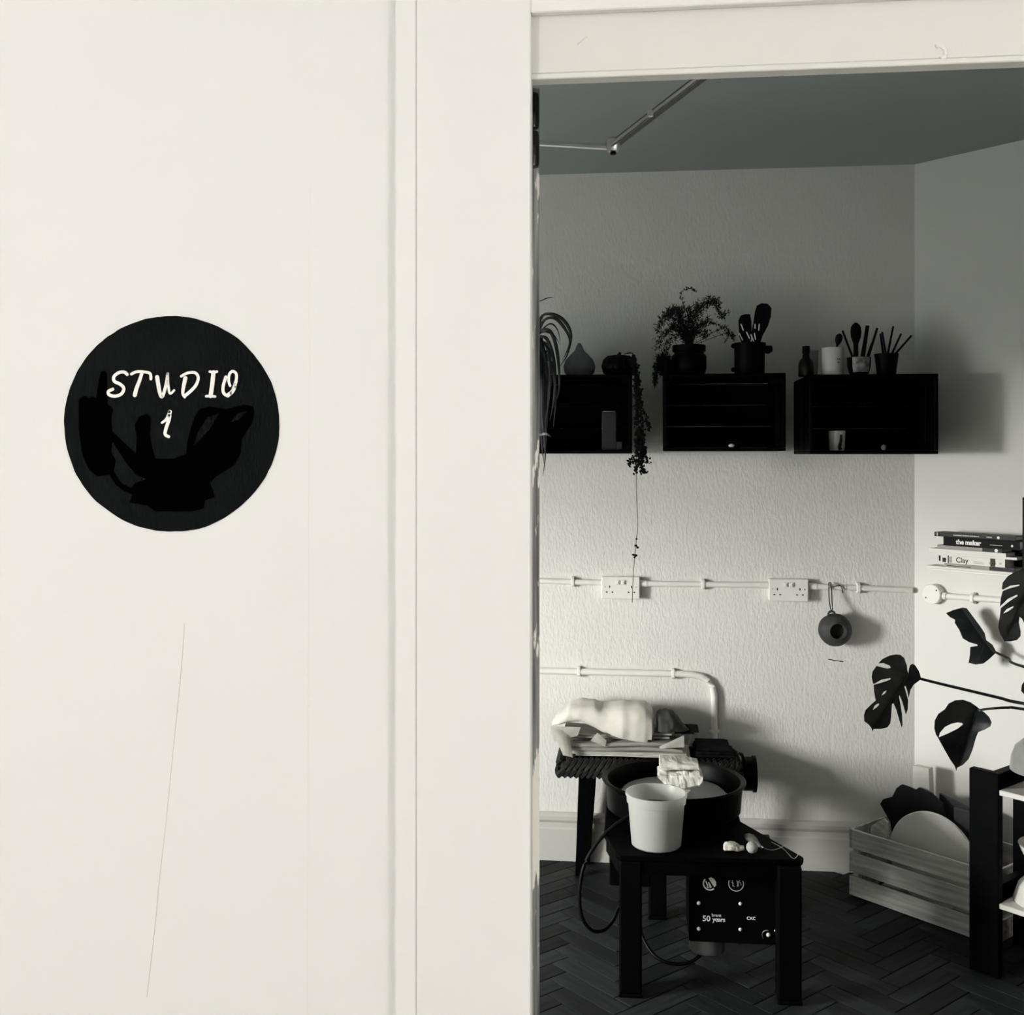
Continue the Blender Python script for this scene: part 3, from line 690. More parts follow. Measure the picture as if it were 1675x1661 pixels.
p0 = onshelf(1012, ZT1, 4.04)
pum = empty('pumpkin_pot', p0, 0, 'squat black ribbed pumpkin pot with trailing stems over the crate end', 'pot')
b = lathe(B(), [(0, 0), (.04, .001), (.058, .014), (.064, .036), (.058, .06), (.042, .075), (.02, .078), (0, .076)], 48, Matrix.Translation(p0))
for v in b.verts:
    d = v.co - p0; a = math.atan2(d.y, d.x); k = 1 - .07 * (abs(math.sin(a * 5)) < .35); v.co.x = p0.x + d.x * k; v.co.y = p0.y + d.y * k
obj('body', b, 'pot_black', pum, world=True, smooth=True)
obj('stalk', tube(B(), [p0 + Vector((0, 0, .075)), p0 + Vector((.006, 0, .088))], .008, 8, .005), 'pot_black', pum, world=True)
tr_ = empty('trailing_plant', PY(1040, 700, YF - .01), 0, 'thin trailing plant with tiny dark leaves hanging past the wall sockets', 'plant')
def TPX(x, y, dy=0.0): return PY(x, y, YF - .012 + dy)
tops = p0 + Vector((.02, 0, .0815))
hang = [
 [(1035, 588), (1041, 606), (1044, 640), (1048, 690), (1050, 730), (1047, 752)],
 [(1036, 584), (1043, 605), (1041, 650), (1043, 700), (1041, 745), (1041, 800), (1043, 860), (1041, 882), (1039, 905), (1036, 935), (1034, 986)],
 [(1034, 590), (1040, 610), (1046, 660), (1052, 700), (1053, 735), (1050, 765), (1057, 772)],
 [(1032, 592), (1038, 615), (1040, 660), (1042, 710), (1044, 750), (1040, 768)],
 [(1036, 590), (1042, 620), (1050, 665), (1058, 690), (1063, 702)],
 [(1034, 592), (1041, 630), (1045, 700), (1053, 742), (1060, 758)],
 [(1036, 600), (1042, 660), (1046, 720), (1035, 752), (1030, 760)]]
b = B()
for h_ in hang: tube(b, smooth_path([tops, p0 + Vector((.050, -.050, .080))] + [TPX(x, y) for x, y in h_], 4), .0011 if h_ is hang[1] else .0014, 5)
obj('stem', b, 'fern_dark', tr_, world=True, kind='stuff')
b = B(); rnd = random.Random(3)
def tinyleaf(b, p, s):
    a = rnd.uniform(0, 6.28); u = Vector((math.cos(a), rnd.uniform(-.3, .3), math.sin(a))).normalized(); v = u.cross(Vector((0, 1, .2))).normalized()
    f = [b.verts.new(p + u * s), b.verts.new(p + v * s * .6), b.verts.new(p - u * s * .7), b.verts.new(p - v * s * .6)]; b.faces.new(f)
for h_ in hang:
    P = smooth_path([TPX(x, y) for x, y in h_], 6)
    for i, p in enumerate(P):
        if h_ is hang[1] and p.z < TPX(1041, 780).z: continue
        for _ in range(3): tinyleaf(b, p + Vector((rnd.gauss(0, .004), rnd.gauss(0, .006), rnd.gauss(0, .005))), rnd.uniform(.004, .009))
for cx_, cy_, n, s in ((1050, 742, 26, .010), (1046, 725, 26, .010), (1044, 650, 20, .006), (1057, 768, 5, .007), (1049, 756, 12, .009)):
    for _ in range(n): tinyleaf(b, TPX(cx_, cy_) + Vector((rnd.gauss(0, .008), rnd.gauss(0, .008), rnd.gauss(0, .016))), s)
obj('leaves', b, 'fern_dark', tr_, world=True, kind='stuff')
for x, y, s in ((1041, 882, .0042), (1040, 893, .0055), (1043, 896, .005), (1036, 908, .005), (1040, 909, .006), (1038, 912, .0045)):
    obj('heart_leaf', ball(B(), TPX(x, y), s, 8, 5, (1, .5, .8)), 'fern_dark', tr_, world=True)

# ---- crate 2 top: fern in a lipped pot, low bushy plant, utensil pot
f0 = onshelf(1127, ZT2, 4.05)
fern = empty('fern_plant', f0, 0, 'feathery asparagus fern in a black lipped pot on the crate', 'plant')
obj('pot', lathe(B(), [(0, 0), (.045, 0), (.058, .012), (.063, .030), (.063, .072), (.059, .078), (.054, .080), (.054, .088), (.060, .090), (.060, .112), (.053, .112), (.05, .1), (0, .098)], 30, Matrix.Translation(f0)), 'pot_black', fern, world=True, smooth=True)
rf = random.Random(11)
def frond(b, pts, n, ln, wd, jit=.006):
    """wiry stem with needle-like leaflets"""
    P = smooth_path(pts, 6); tube(b, P, .0011, 4, .0005)
    for _ in range(n):
        k = rf.uniform(.12, 1); p = P[min(int(k * (len(P) - 1)), len(P) - 1)] + Vector((rf.gauss(0, jit), rf.gauss(0, jit), rf.gauss(0, jit)))
        a = rf.uniform(-1.2, 1.2) + (math.pi / 2 if rf.random() < .7 else 0); d = Vector((math.cos(a), rf.uniform(-.5, .5), math.sin(a))).normalized() * ln * rf.uniform(.5, 1.2)
        s = d.cross(Vector((0, 1, 0))); s = s.normalized() * wd if s.length > 1e-5 else Vector((wd, 0, 0))
        b.faces.new([b.verts.new(p - s), b.verts.new(p + s), b.verts.new(p + d)])
ft = f0 + Vector((0, 0, .105))
def FPX(x, y, dy=0): return PY(x, y, 4.05 + dy)
fr = [([(1125, 540), (1118, 500), (1113, 482), (1121, 474)], 24, .3), ([(1121, 474), (1130, 472), (1137, 478)], 16, .3),
      ([(1130, 545), (1145, 510), (1158, 495), (1168, 493), (1177, 500)], 170, 1), ([(1165, 496), (1174, 505), (1180, 518), (1188, 512)], 60, .8),
      ([(1128, 540), (1138, 510), (1143, 500)], 110, 1), ([(1120, 545), (1100, 518), (1086, 520), (1074, 545)], 160, 1), ([(1120, 540), (1108, 510), (1100, 508), (1092, 522)], 150, 1),
      ([(1122, 545), (1112, 520), (1116, 505)], 130, 1), ([(1125, 548), (1100, 540), (1085, 550), (1072, 572)], 130, 1), ([(1128, 548), (1145, 535), (1158, 525)], 130, 1),
      ([(1130, 550), (1150, 530), (1175, 532), (1190, 545), (1202, 552)], 50, .5), ([(1180, 537), (1194, 545), (1200, 560)], 30, .5), ([(1188, 545), (1184, 562)], 16, .4),
      ([(1124, 540), (1126, 520), (1130, 505)], 130, 1), ([(1122, 550), (1108, 535), (1098, 535)], 130, 1), ([(1132, 548), (1140, 545), (1152, 545), (1150, 552)], 90, .9), ([(1115, 550), (1096, 556), (1088, 575), (1078, 590)], 90, .9)]
b = B()
for i, (p, n, k) in enumerate(fr): frond(b, ([ft] if p[0][1] > 530 else []) + [FPX(x, y, .03 * ((i % 3) - 1)) for x, y in p], int(n * 2.2), .014 * (k * .4 + .6), .0016, .008 * k)
obj('fronds', b, 'fern_dark', fern, world=True, kind='stuff')
bp0 = onshelf(1076, ZT2, 4.00); bp0.x = max(bp0.x, CR2.location.x - W2 / 2 + .012)
bush = empty('bushy_plant', bp0, 0, 'low bushy dark plant spilling over the crate corner beside the fern', 'plant')
obj('pot', lathe(B(), [(0, 0), (.022, 0), (.03, .05), (.025, .05), (0, .045)], 18, Matrix.Translation(bp0 + Vector((.006, 0, 0)))), 'pot_black', bush, world=True, smooth=True)
b = B()
for _ in range(1100):
    a = rf.uniform(0, 6.28); rr = .036 * rf.random() ** .45; p = bp0 + Vector((-.004 + rr * math.cos(a) * rf.uniform(.5, 1), rr * math.sin(a) * .9, .036 + rf.gauss(0, .018)))
    if p.z < bp0.z + .004 and p.x > CR2.location.x - W2 / 2: p.z = bp0.z + rf.uniform(.004, .03)
    tp_ = p + Vector((rf.gauss(-.003, .008), rf.gauss(0, .008), rf.gauss(.002, .009))); s = Vector((rf.uniform(-1, 1), 0, rf.uniform(-1, 1))).normalized() * .0022
    if min((p - f0).to_2d().length, (tp_ - f0).to_2d().length) < .069: continue
    if max(p.x, tp_.x) > CR2.location.x - W2 / 2 - .006:
        p.z = max(p.z, bp0.z + .004); tp_.z = max(tp_.z, bp0.z + .002)
    b.faces.new([b.verts.new(p - s), b.verts.new(p + s), b.verts.new(tp_)])
for _ in range(160):
    p = bp0 + Vector((-.036 + rf.gauss(0, .004), rf.gauss(-.01, .01), rf.uniform(-.03, .04))); tp_ = p + Vector((rf.gauss(-.002, .006), rf.gauss(0, .005), rf.gauss(-.008, .008))); s = Vector((.0018, 0, .0004))
    b.faces.new([b.verts.new(p - s), b.verts.new(p + s), b.verts.new(tp_)])
obj('foliage', b, 'fern_dark', bush, world=True, kind='stuff')
u0 = onshelf(1226, ZT2, 4.05)
up = empty('utensil_pot', u0, 0, 'tall black pot with side knobs holding spatulas on the crate', 'pot')
obj('body', lathe(B(), [(0, 0), (.052, 0), (.054, .006), (.055, .106), (.058, .110), (.058, .118), (.050, .118), (.049, .02), (0, .015)], 30, Matrix.Translation(u0)), 'pot_black', up, world=True, smooth=True)
obj('handle', prism(B(), [u0 + Vector(v) for v in ((.050, -.010, .108), (.080, -.010, .108), (.082, -.010, .088), (.068, -.010, .078), (.053, -.010, .082))], (0, .02, 0)), 'pot_black', up, world=True, bevel=.003)
for zz in (.108, .022): obj('knob', ball(B(), u0 + Vector((-.058, -.006, zz)), .009, 10, 6), 'pot_black', up, world=True, smooth=True)
def flat_tool(name, label, cat, outline, Y, th, mt, base, group=None):
    """tool standing in a pot: blade outline (pixels) at depth Y plus a handle down to base"""
    pts = [PY(x, y, Y) for x, y in outline]; cx_ = sum((p for p in pts), Vector()) / len(pts)
    r = empty(name, base, 0, label, cat, group)
    obj('blade', prism(B(), pts, (0, th, 0)), mt, r, world=True, bevel=.0015)
    lowest = min(pts, key=lambda p: p.z)
    obj('handle', tube(B(), [Vector((lowest.x + (0), Y + th / 2, lowest.z + .012)), Vector(base)], .005, 8), mt, r, world=True)
    return r
flat_tool('spatula', 'broad dark spatula with an upright curved blade in the utensil pot', 'spatula', [(1229, 548), (1232, 530), (1235, 510), (1238, 500), (1246, 496), (1256, 497), (1262, 504), (1261, 518), (1256, 534), (1248, 548), (1244, 560), (1238, 572), (1231, 566)], 4.06, .006, 'brush_dark', u0 + Vector((.012, .012, .018)))
flat_tool('spatula', 'short square-ended dark spatula in the utensil pot', 'spatula', [(1208, 524), (1212, 516), (1219, 514), (1227, 514), (1229, 524), (1230, 548), (1226, 566), (1215, 566), (1209, 550)], 4.075, .006, 'brush_dark', u0 + Vector((-.010, .014, .028)))
ws = empty('wire_whisk', u0 + Vector((0, -.012, .018)), 0, 'shiny wire whisk standing in the utensil pot', 'whisk')
for x0, y0, x1, y1 in ((1209, 545, 1215, 557), (1212, 530, 1216, 541), (1221, 543, 1226, 554), (1228, 547, 1233, 559), (1234, 545, 1236, 556), (1235, 530, 1235, 538), (1242, 530, 1241, 541)):
    a, c = PY(x0, y0, 4.02), PY(x1, y1, 4.02); bt = Vector((c.x * .6 + u0.x * .4, 4.03, u0.z + .06))
    obj('wire', tube(B(), [c, bt], .0018, 6), 'brush_dark', ws, world=True); obj('wire_glint', tube(B(), [a, c], .0021, 6), 'letter_white', ws, world=True, smooth=True)  # white ends paint the glints on otherwise dark wires
obj('grip', tube(B(), [u0 + Vector((0, -.02, .066)), u0 + Vector((0, -.012, .028))], .008, 10), 'steel', ws, world=True, smooth=True)

# ---- crate 3 top: bottle, glass, mug, cups with brushes
bo = onshelf(1311, ZT3, 4.02)
bo.x = max(bo.x, CR3.location.x - W3 / 2 + .004)
bot = empty('glass_bottle', bo, 0, 'small stoppered glass bottle at the end of the crate', 'bottle')
obj('body', lathe(B(), [(0, 0), (.026, 0), (.028, .004), (.028, .042), (.024, .056), (.014, .066), (.012, .074), (.014, .077), (.011, .078), (.011, .066), (.021, .054), (.025, .042), (.025, .006), (0, .004)], 24, Matrix.Translation(bo)), 'glass_dark', bot, world=True, smooth=True)
obj('stopper', lathe(B(), [(0, .070), (.0105, .070), (.0105, .079), (.0135, .082), (.0135, .108), (0, .110)], 16, Matrix.Translation(bo)), 'brush_dark', bot, world=True, smooth=True)
g_ = onshelf(1328, ZT3, 4.15)
single('drinking_glass', lathe(B(), [(0, 0), (.020, 0), (.024, .105), (.0225, .105), (.0185, .004), (0, .004)], 24, Matrix.Translation(g_)), 'glass_clear', g_, 'tall clear drinking glass behind the stoppered bottle', 'glass', smooth=True)
m0 = onshelf(1362, ZT3, 4.04)
mug = empty('face_mug', m0, 0, 'tall white mug with a small drawn face', 'mug')
obj('body', lathe(B(), [(0, 0), (.034, 0), (.0385, .004), (.0395, .05), (.0385, .098), (.037, .103), (.0355, .101), (.0355, .01), (0, .008)], 32, Matrix.Translation(m0)), 'ceramic_white', mug, world=True, smooth=True)
def on_mug(ang, z, r=.0398): return m0 + Vector((r * math.sin(ang), -r * math.cos(ang), z))
for a, z, s, l in ((.26, .060, .0022, 'eye'), (.46, .060, .0022, 'eye')):
    obj(l, ball(B(), on_mug(a, z), s, 8, 5, (1, .5, 1.5)), 'ink', mug, world=True)
b = tube(B(), [on_mug(.28, .050), on_mug(.35, .047), on_mug(.43, .049)], .0018, 6); obj('mouth', b, 'ink', mug, world=True)
sp_base = m0 + Vector((.012, .004, .012))
def stick(name, label, cat, px0, py0, pot, r=.003, head=None, mt='brush_dark', group=None, Yd=0.0, off=(0, 0)):
    top = PY(px0, py0, pot.y + Yd); base = pot + Vector((off[0], off[1], .012))
    s = empty(name, base, 0, label, cat, group)
    if head is None: obj('shaft', tube(B(), [base, top], r, 8, r * .8), mt, s, world=True, smooth=True)
    else:
        d = (top - base); hl, hr, fl = head; m_ = top - d.normalized() * hl
        obj('shaft', tube(B(), [base, m_ + d.normalized() * .006], r, 8), mt, s, world=True, smooth=True)
        P = [m_ + d.normalized() * hl * k for k in (0, .15, .35, .6, .8, .92, 1)]
        prof = (.35, .6, .9, 1, .9, .6, .2); b = B()
        tube(b, P, lambda k: hr * prof[min(int(round(k * 6)), 6)], 10, flat=fl); obj('head', b, mt, s, world=True, smooth=True)
    return s
stick('wooden_spoon', 'dark stubby spoon leaning in the white face mug', 'spoon', 1374, 546, m0, .004, (.042, .0130, .6), off=(-.006, .002))
cu = onshelf(1405, ZT3, 4.02)
cup = empty('tea_bowl', cu, 0, 'small rounded cup with a pale speckled front between mug and black cup', 'cup')
obj('body', lathe(B(), [(0, 0), (.024, 0), (.034, .010), (.040, .035), (.0415, .066), (.0395, .066), (.038, .035), (.030, .012), (0, .010)], 30, Matrix.Translation(cu)), 'pot_black', cup, world=True, smooth=True)
b = B(); ang = [R(-46 + 92 * k / 12) for k in range(13)]; rows = [[b.verts.new(cu + Vector((r_ * math.sin(a + .05), -r_ * math.cos(a + .05), z))) for a in ang] for z, r_ in ((.012, .0365), (.024, .0392), (.036, .0409), (.05, .0416), (.0655, .0422))]
for a, c in zip(rows, rows[1:]):
    for i in range(12): b.faces.new((a[i], a[i + 1], c[i + 1], c[i]))
obj('pale_glaze', b, 'ceramic_speck', cup, world=True, smooth=True)
stick('wooden_spoon', 'large round-headed dark spoon in the speckled cup', 'spoon', 1400, 528, cu, .0085, (.080, .0195, .5), off=(-.008, .014), Yd=.014)
stick('paint_brush', 'thin dark stick leaning towards the face mug from the speckled cup', 'brush', 1378, 541, cu, .0045, off=(-.006, -.019), Yd=-.019)
stick('modelling_tool', 'thick flat dark modelling tool standing in the speckled cup', 'tool', 1419, 533, cu, .0085, off=(.004, -.004), Yd=-.004)
stick('paint_brush', 'dark stick leaning towards the black cup from the speckled cup', 'brush', 1435, 537, cu, .0050, off=(.012, -.019), Yd=-.019)
stick('palette_knife', 'short dark palette knife low in the speckled cup', 'knife', 1427, 561, cu, .0055, off=(.013, .013), Yd=.013)
bc = onshelf(1450, ZT3, 4.02)
bcup = empty('tapered_cup', bc, 0, 'black tapered cup full of thin brushes at the crate end', 'cup')
obj('body', lathe(B(), [(0, 0), (.030, 0), (.032, .004), (.0415, .078), (.0395, .078), (.030, .008), (0, .006)], 30, Matrix.Translation(bc)), 'pot_black', bcup, world=True, smooth=True)
for x, y, o1, lb, gr in ((1440, 546, (.002, .017), 'short upright dark brush, one of a close pair in the black tapered cup', 'close pair of upright brushes'), (1443, 543, (.004, -.017), 'short upright dark brush, one of a close pair in the black tapered cup', 'close pair of upright brushes'),
                         (1461, 534, (-.006, .0085), 'tallest thin brush in the black tapered cup', None), (1474, 546, (-.012, -.0085), 'half-slanted thin brush between the tallest and the most slanted in the black cup', None), (1491, 549, (-.025, 0.0), 'most slanted thin brush leaning far out of the black tapered cup', None)):
    stick('paint_brush', lb, 'brush', x, y, bc, .0042, group=gr, off=o1, Yd=o1[1])
# ---- things inside the crates
def incrate(c, dx, dy): return Vector((c.location.x + dx, c.location.y + dy, c.location.z + .0125))
i1 = incrate(CR1, W1 / 2 - .082, .05)
bk = empty('upright_book', i1, 0, 'dark grey book standing upright inside the spider plant crate', 'book')
obj('cover', bxb(-.026, .026, 0, .14, 0, .138), 'cover_charcoal', bk, bevel=.002)
obj('pages', bxb(-.022, .022, .004, .141, .139, .1395), 'page_white', bk)
i1b = incrate(CR1, W1 / 2 - .0450, .03)
single('small_box', bxb(i1b.x - .010, i1b.x + .010, i1b.y, i1b.y + .04, i1b.z, i1b.z + .03), 'cover_charcoal', i1b, 'tiny grey box beside the upright book in the crate', 'box', bevel=.002)
i2 = incrate(CR2, .045, .06)
sh = empty('small_dish', i2, 0, 'small dark dish with a pale lump inside the fern crate', 'dish')
obj('body', lathe(B(), [(0, 0), (.018, 0), (.032, .022), (.030, .022), (.016, .004), (0, .004)], 24, Matrix.Translation(i2)), 'pot_black', sh, world=True, smooth=True)
single('clay_lump', ball(B(), i2 + Vector((-.016, -.036, .0065)), .0075, 10, 7, (1.5, 1, .85)), 'ceramic_white', i2 + Vector((-.028, -.03, 0)), 'tiny pale clay lump beside the dark dish in the crate', 'clay', smooth=True)
i3 = PY(1369, 740, YF + .10); i3 = Vector((i3.x, YF + .10, CR3.location.z + .0125))
wc = empty('white_cup', i3, 0, 'white cup with a dark drip inside the brush crate', 'cup')
obj('body', lathe(B(), [(0, 0), (.026, 0), (.027, .01), (.029, .07), (.027, .07), (.024, .006), (0, .005)], 28, Matrix.Translation(i3)), 'ceramic_white', wc, world=True, smooth=True)
b = tube(B(), [i3 + Vector((.010, -.0272, .056)), i3 + Vector((.009, -.0268, .034)), i3 + Vector((.004, -.0266, .012)), i3 + Vector((.008, -.026, .003))], .0045, 8, .007, flat=1); obj('dark_drip', b, 'ink', wc, world=True)
i3b = Vector((PY(1446, 735, YF + .08).x, YF + .08, CR3.location.z + .0125))
single('clay_bead', ball(B(), i3b + Vector((0, 0, .0105)), .0105, 12, 8, (1, 1, 1)), 'pot_grey', i3b, 'small round grey bead inside the brush crate', 'bead', smooth=True)

# ================================================================== WOVEN BENCH AND THE PILE ON IT
SX0, SX1, SY0, SY1, SZ = PY(912, 1250, 4.06).x, PY(1212, 1250, 4.06).x, 4.045, 4.265, PY(1000, 1243, 4.05).z
bench = empty('woven_bench', ((SX0 + SX1) / 2, (SY0 + SY1) / 2, 0), 0, 'low bench with black legs and a braided dark seagrass seat', 'bench')
lp0 = PY(957, 1270, 4.10); lp1 = Vector((PY(948, 1428, 4.16).x, 4.15, 0))
legs = [(Vector((lp0.x, 4.085, SZ - .06)), Vector((lp1.x, 4.14, 0))), (Vector((SX1 - .11, 4.085, SZ - .06)), Vector((SX1 - .09, 4.14, 0))),
        (Vector((lp0.x + .02, 4.225, SZ - .06)), Vector((lp1.x + .02, 4.262, 0))), (Vector((SX1 - .12, 4.225, SZ - .06)), Vector((SX1 - .10, 4.262, 0)))]
for a, c in legs:
    b = B(); q0 = [a + Vector(v) for v in ((-.022, -.014, 0), (.022, -.014, 0), (.022, .014, 0), (-.022, .014, 0))]; q1 = [c + Vector(v) for v in ((-.015, -.012, 0), (.015, -.012, 0), (.015, .012, 0), (-.015, .012, 0))]
    va = [b.verts.new(p) for p in q0]; vb = [b.verts.new(p) for p in q1]
    b.faces.new(va); b.faces.new(vb[::-1])
    for k in range(4): b.faces.new((va[k], vb[k], vb[(k + 1) % 4], va[(k + 1) % 4]))
    obj('leg', b, 'black_metal', bench, world=True, bevel=.002)
obj('seat_frame', bxb(SX0 + .012, SX1 - .012, SY0 + .012, SY1 - .012, SZ - .070, SZ - .006), 'woven_grass', bench, world=True, bevel=.006)
b = B(); rw = random.Random(5)
def strand(b, p0, p1, bulge, r):
    m = (Vector(p0) + Vector(p1)) / 2 + Vector(bulge); tube(b, smooth_path([p0, m, p1], 3), r, 5, r * .8)
n = 30
for k in range(n):                                # thick slanting rope along the front edge
    x = SX0 + .004 + (SX1 - SX0 - .030) * k / n; dx = (SX1 - SX0) / n
    strand(b, (x, SY0 + .012, SZ - .066), (x + dx * 2.0, SY0 + .014, SZ - .004), (0, -.020, 0), .0115)
for sx in (SX0, SX1):
    for k in range(9):
        y = SY0 + .006 + (SY1 - SY0 - .012) * k / 9; dy = (SY1 - SY0) / 9; o_ = .010 if sx == SX0 else -.010
        strand(b, (sx + o_, y, SZ - .068), (sx + o_, y + dy * 1.4, SZ - .034), (-o_ * 1.3, 0, 0), .0105)
        strand(b, (sx + o_, y + dy * 1.4, SZ - .036), (sx + o_ * 1.5, y, SZ - .002), (-o_ * 1.2, 0, 0), .0100)
for r_ in range(7):
    for k in range(n):
        x = SX0 + .014 + (SX1 - SX0 - .028) * k / n; dx = (SX1 - SX0) / n; y = SY0 + .022 + (SY1 - SY0 - .044) * r_ / 6
        strand(b, (x, y - .012, SZ - .006), (x + dx * .9, y + .012, SZ - .006), (0, 0, .006), .0075)
obj('woven_cover', b, 'woven_grass', bench, world=True, smooth=True, kind='stuff')
# raised scroll end of the bench
ZP = SZ + .0095                                    # things rest on the weave
def NX(px): return PY(px, 1220, 4.10).x
def NZ(py): return PY(1050, py, 4.06).z
# newspapers at the bottom
def folded_stack(name, label, cat, x0, x1, y0, y1, z0, z1, mt, seed, n=4, droop=0.0, skew=0.0, group=None):
    r = empty(name, ((x0 + x1) / 2, (y0 + y1) / 2, z0), 0, label, cat, group)
    h = (z1 - z0) / n; rr = random.Random(seed)
    for k in range(n):
        a, c = rr.uniform(-.012, .012), rr.uniform(-.012, .012); b = B(); zz = z0 + k * h
        st = []
        for i in range(9):
            t = i / 8; x = x0 + a + (x1 - x0 + c - a) * t; dz = -droop * max(0, .22 - t) / .22 - droop * .35 * max(0, t - .85) / .15 + skew * math.sin(t * 5 + seed) * .006
            if k == 0: dz = max(dz, -.001)
            th = h * (.96 - .25 * (t > .97)); st.append((x, zz + max(dz, -.9 * h * k), zz + max(dz, -.9 * h * k) + th, y0 + rr.uniform(-.003, .003), y1))
        loft(b, st, 8, 3, expo=4.5, amp=.0010, fq=22, seed=seed + k * 3)
        obj('folded_sheet', b, mt, r, world=True, smooth=True)
    return r
folded_stack('newspaper', 'thin flat newspaper lowest in the pile on the bench', 'newspaper', NX(938), NX(1124), 4.052, 4.235, ZP, ZP + .016, 'paper_pale', 2, 3)
folded_stack('newspaper', 'thick folded newspaper with a rolled edge in the middle of the pile', 'newspaper', NX(930), NX(1120), 4.050, 4.235, ZP + .0165, ZP + .054, 'newsprint', 4, 2, skew=1)
folded_stack('newspaper', 'folded newspaper directly under the beige cloth', 'newspaper', NX(924), NX(1096), 4.076, 4.230, ZP + .0575, ZP + .082, 'newsprint', 9, 2, skew=1)
# loose pale sheets poking out at the left
def sheet(name, label, quad, th, mt, group=None, bend=.01):
    """a bent sheet of paper: four pixel corners with depths"""
    P = [PY(x, y, Y) for x, y, Y in quad]; b = B(); n = 6; g = []
    for i in range(n + 1):
        row = []
        for j in range(n + 1):
            u, v = i / n, j / n; p = (P[0] * (1 - u) + P[1] * u) * (1 - v) + (P[3] * (1 - u) + P[2] * u) * v
            p = p + Vector((0, -bend * math.sin(u * math.pi) * math.sin(v * math.pi), bend * .6 * math.sin(v * 3.0) * math.sin(u * 3)))
            row.append(b.verts.new(p))
        g.append(row)
    for i in range(n):
        for j in range(n): b.faces.new((g[i][j], g[i + 1][j], g[i + 1][j + 1], g[i][j + 1]))
    bmesh.ops.solidify(b, geom=b.faces[:], thickness=th)
    return single(name, b, mt, P[0], label, 'paper', group, smooth=True)
sheet('paper_sheet', 'creased pale paper hanging down over the end of the bench', [(903, 1192, 4.03), (930, 1196, 4.035), (937, 1240, 4.018), (921, 1236, 4.016)], .003, 'paper_pale', bend=.012)
sheet('paper_sheet', 'pale paper folded back under the left end of the beige cloth', [(900, 1188, 4.045), (950, 1190, 4.040), (945, 1204, 4.034), (906, 1214, 4.034)], .004, 'paper_pale', bend=.008)
sheet('paper_sheet', 'small torn pale paper corner sticking out under the beige cloth', [(966, 1212, 4.046), (977, 1199, 4.050), (992, 1212, 4.046), (990, 1222, 4.044)], .002, 'paper_pale', bend=.004)
sheet('paper_sheet', 'pale paper edge under the grey rag', [(1078, 1222, 4.045), (1119, 1203, 4.05), (1119, 1223, 4.04), (1080, 1225, 4.04)], .003, 'paper_pale', bend=.004)
# beige cloth on top
zc0 = ZP + .0845
b = B()
loft(b, [(NX(903), NZ(1196), NZ(1192), 4.09, 4.16), (NX(914), NZ(1194), NZ(1177), 4.065, 4.20), (NX(930), NZ(1189), NZ(1163), 4.055, 4.225), (NX(950), NZ(1187), NZ(1157), 4.05, 4.23), (NX(972), NZ(1197), NZ(1157.5), 4.05, 4.235),
         (NX(984), NZ(1204), NZ(1162), 4.046, 4.235), (NX(1000), NZ(1211), NZ(1160), 4.04, 4.235), (NX(1020), NZ(1219), NZ(1157), 4.035, 4.235), (NX(1040), NZ(1223), NZ(1156.5), 4.035, 4.235), (NX(1056), NZ(1225), NZ(1158), 4.036, 4.23), (NX(1066), NZ(1223), NZ(1166), 4.045, 4.22), (NX(1070), NZ(1215), NZ(1178), 4.08, 4.18)],
     16, 5, amp=.0075, fq=14, expo=3.0, seed=2.0)
for v in b.verts: v.co.z = max(v.co.z, zc0 if NX(906) < v.co.x < NX(1106) and v.co.y > 4.052 else ZP + .056)
single('folded_cloth', b, 'cloth_beige', (NX(985), 4.14, zc0), 'large soft beige folded cloth on top of the pile on the bench', 'cloth', smooth=True)
b = B()
loft(b, [(NX(1075), NZ(1210), NZ(1172), 4.06, 4.19), (NX(1081), NZ(1213), NZ(1168), 4.048, 4.20), (NX(1092), NZ(1212), NZ(1168), 4.045, 4.20), (NX(1102), NZ(1209), NZ(1171), 4.05, 4.20), (NX(1112), NZ(1206), NZ(1182), 4.06, 4.19), (NX(1120), NZ(1206), NZ(1191), 4.075, 4.18), (NX(1128), NZ(1205), NZ(1197), 4.09, 4.16)], 14, 6, amp=.009, fq=24, expo=2.4, seed=6)
for v in b.verts: v.co.z = max(v.co.z, ZP + .0955)
single('grey_rag', b, 'cloth_grey', (NX(1098), 4.13, NZ(1212)), 'crumpled dark grey rag at the end of the beige cloth', 'rag', smooth=True)
# dark textile folded at the right and a black tin lying on its side
folded_stack('dark_textile', 'dark coarse folded textile at the right end of the bench', 'textile', NX(1136), NX(1200), 4.075, 4.235, ZP, NZ(1224), 'cloth_dark', 12, 3)
folded_stack('dark_pad', 'thin dark pad sticking out under the grey rag', 'pad', NX(1098), NX(1141), 4.085, 4.20, ZP + .081, ZP + .094, 'cloth_dark', 15, 2)
tcx = PY(1216, 1279, 4.03)
tin = empty('black_tin', (tcx.x, tcx.y, SZ - .06), 0, 'black round tin lying on its side against the bench end', 'tin')
Mt = Matrix.Translation((SX1 + .0125, 4.13, tcx.z)) @ Matrix.Rotation(R(90), 4, 'Y') @ Matrix.Rotation(R(0), 4, 'X')
b = lathe(B(), [(0, 0), (.058, 0), (.061, .004), (.061, .034), (.066, .036), (.066, .048), (.060, .048), (.056, .030), (0, .028)], 30, Mt); obj('body', b, 'black_plastic', tin, world=True, smooth=True)
b = lathe(B(), [(.0, .0285), (.052, .0285)], 24, Mt); obj('pale_lining', b, 'shelf_white', tin, world=True)
obj('hook', tube(B(), [Vector((SX1 + .014, 4.10, tcx.z + .055)), Vector((SX1 + .004, 4.06, tcx.z + .088)), Vector((SX1 - .006, 4.05, tcx.z + .095))], .006, 8), 'black_plastic', tin, world=True)

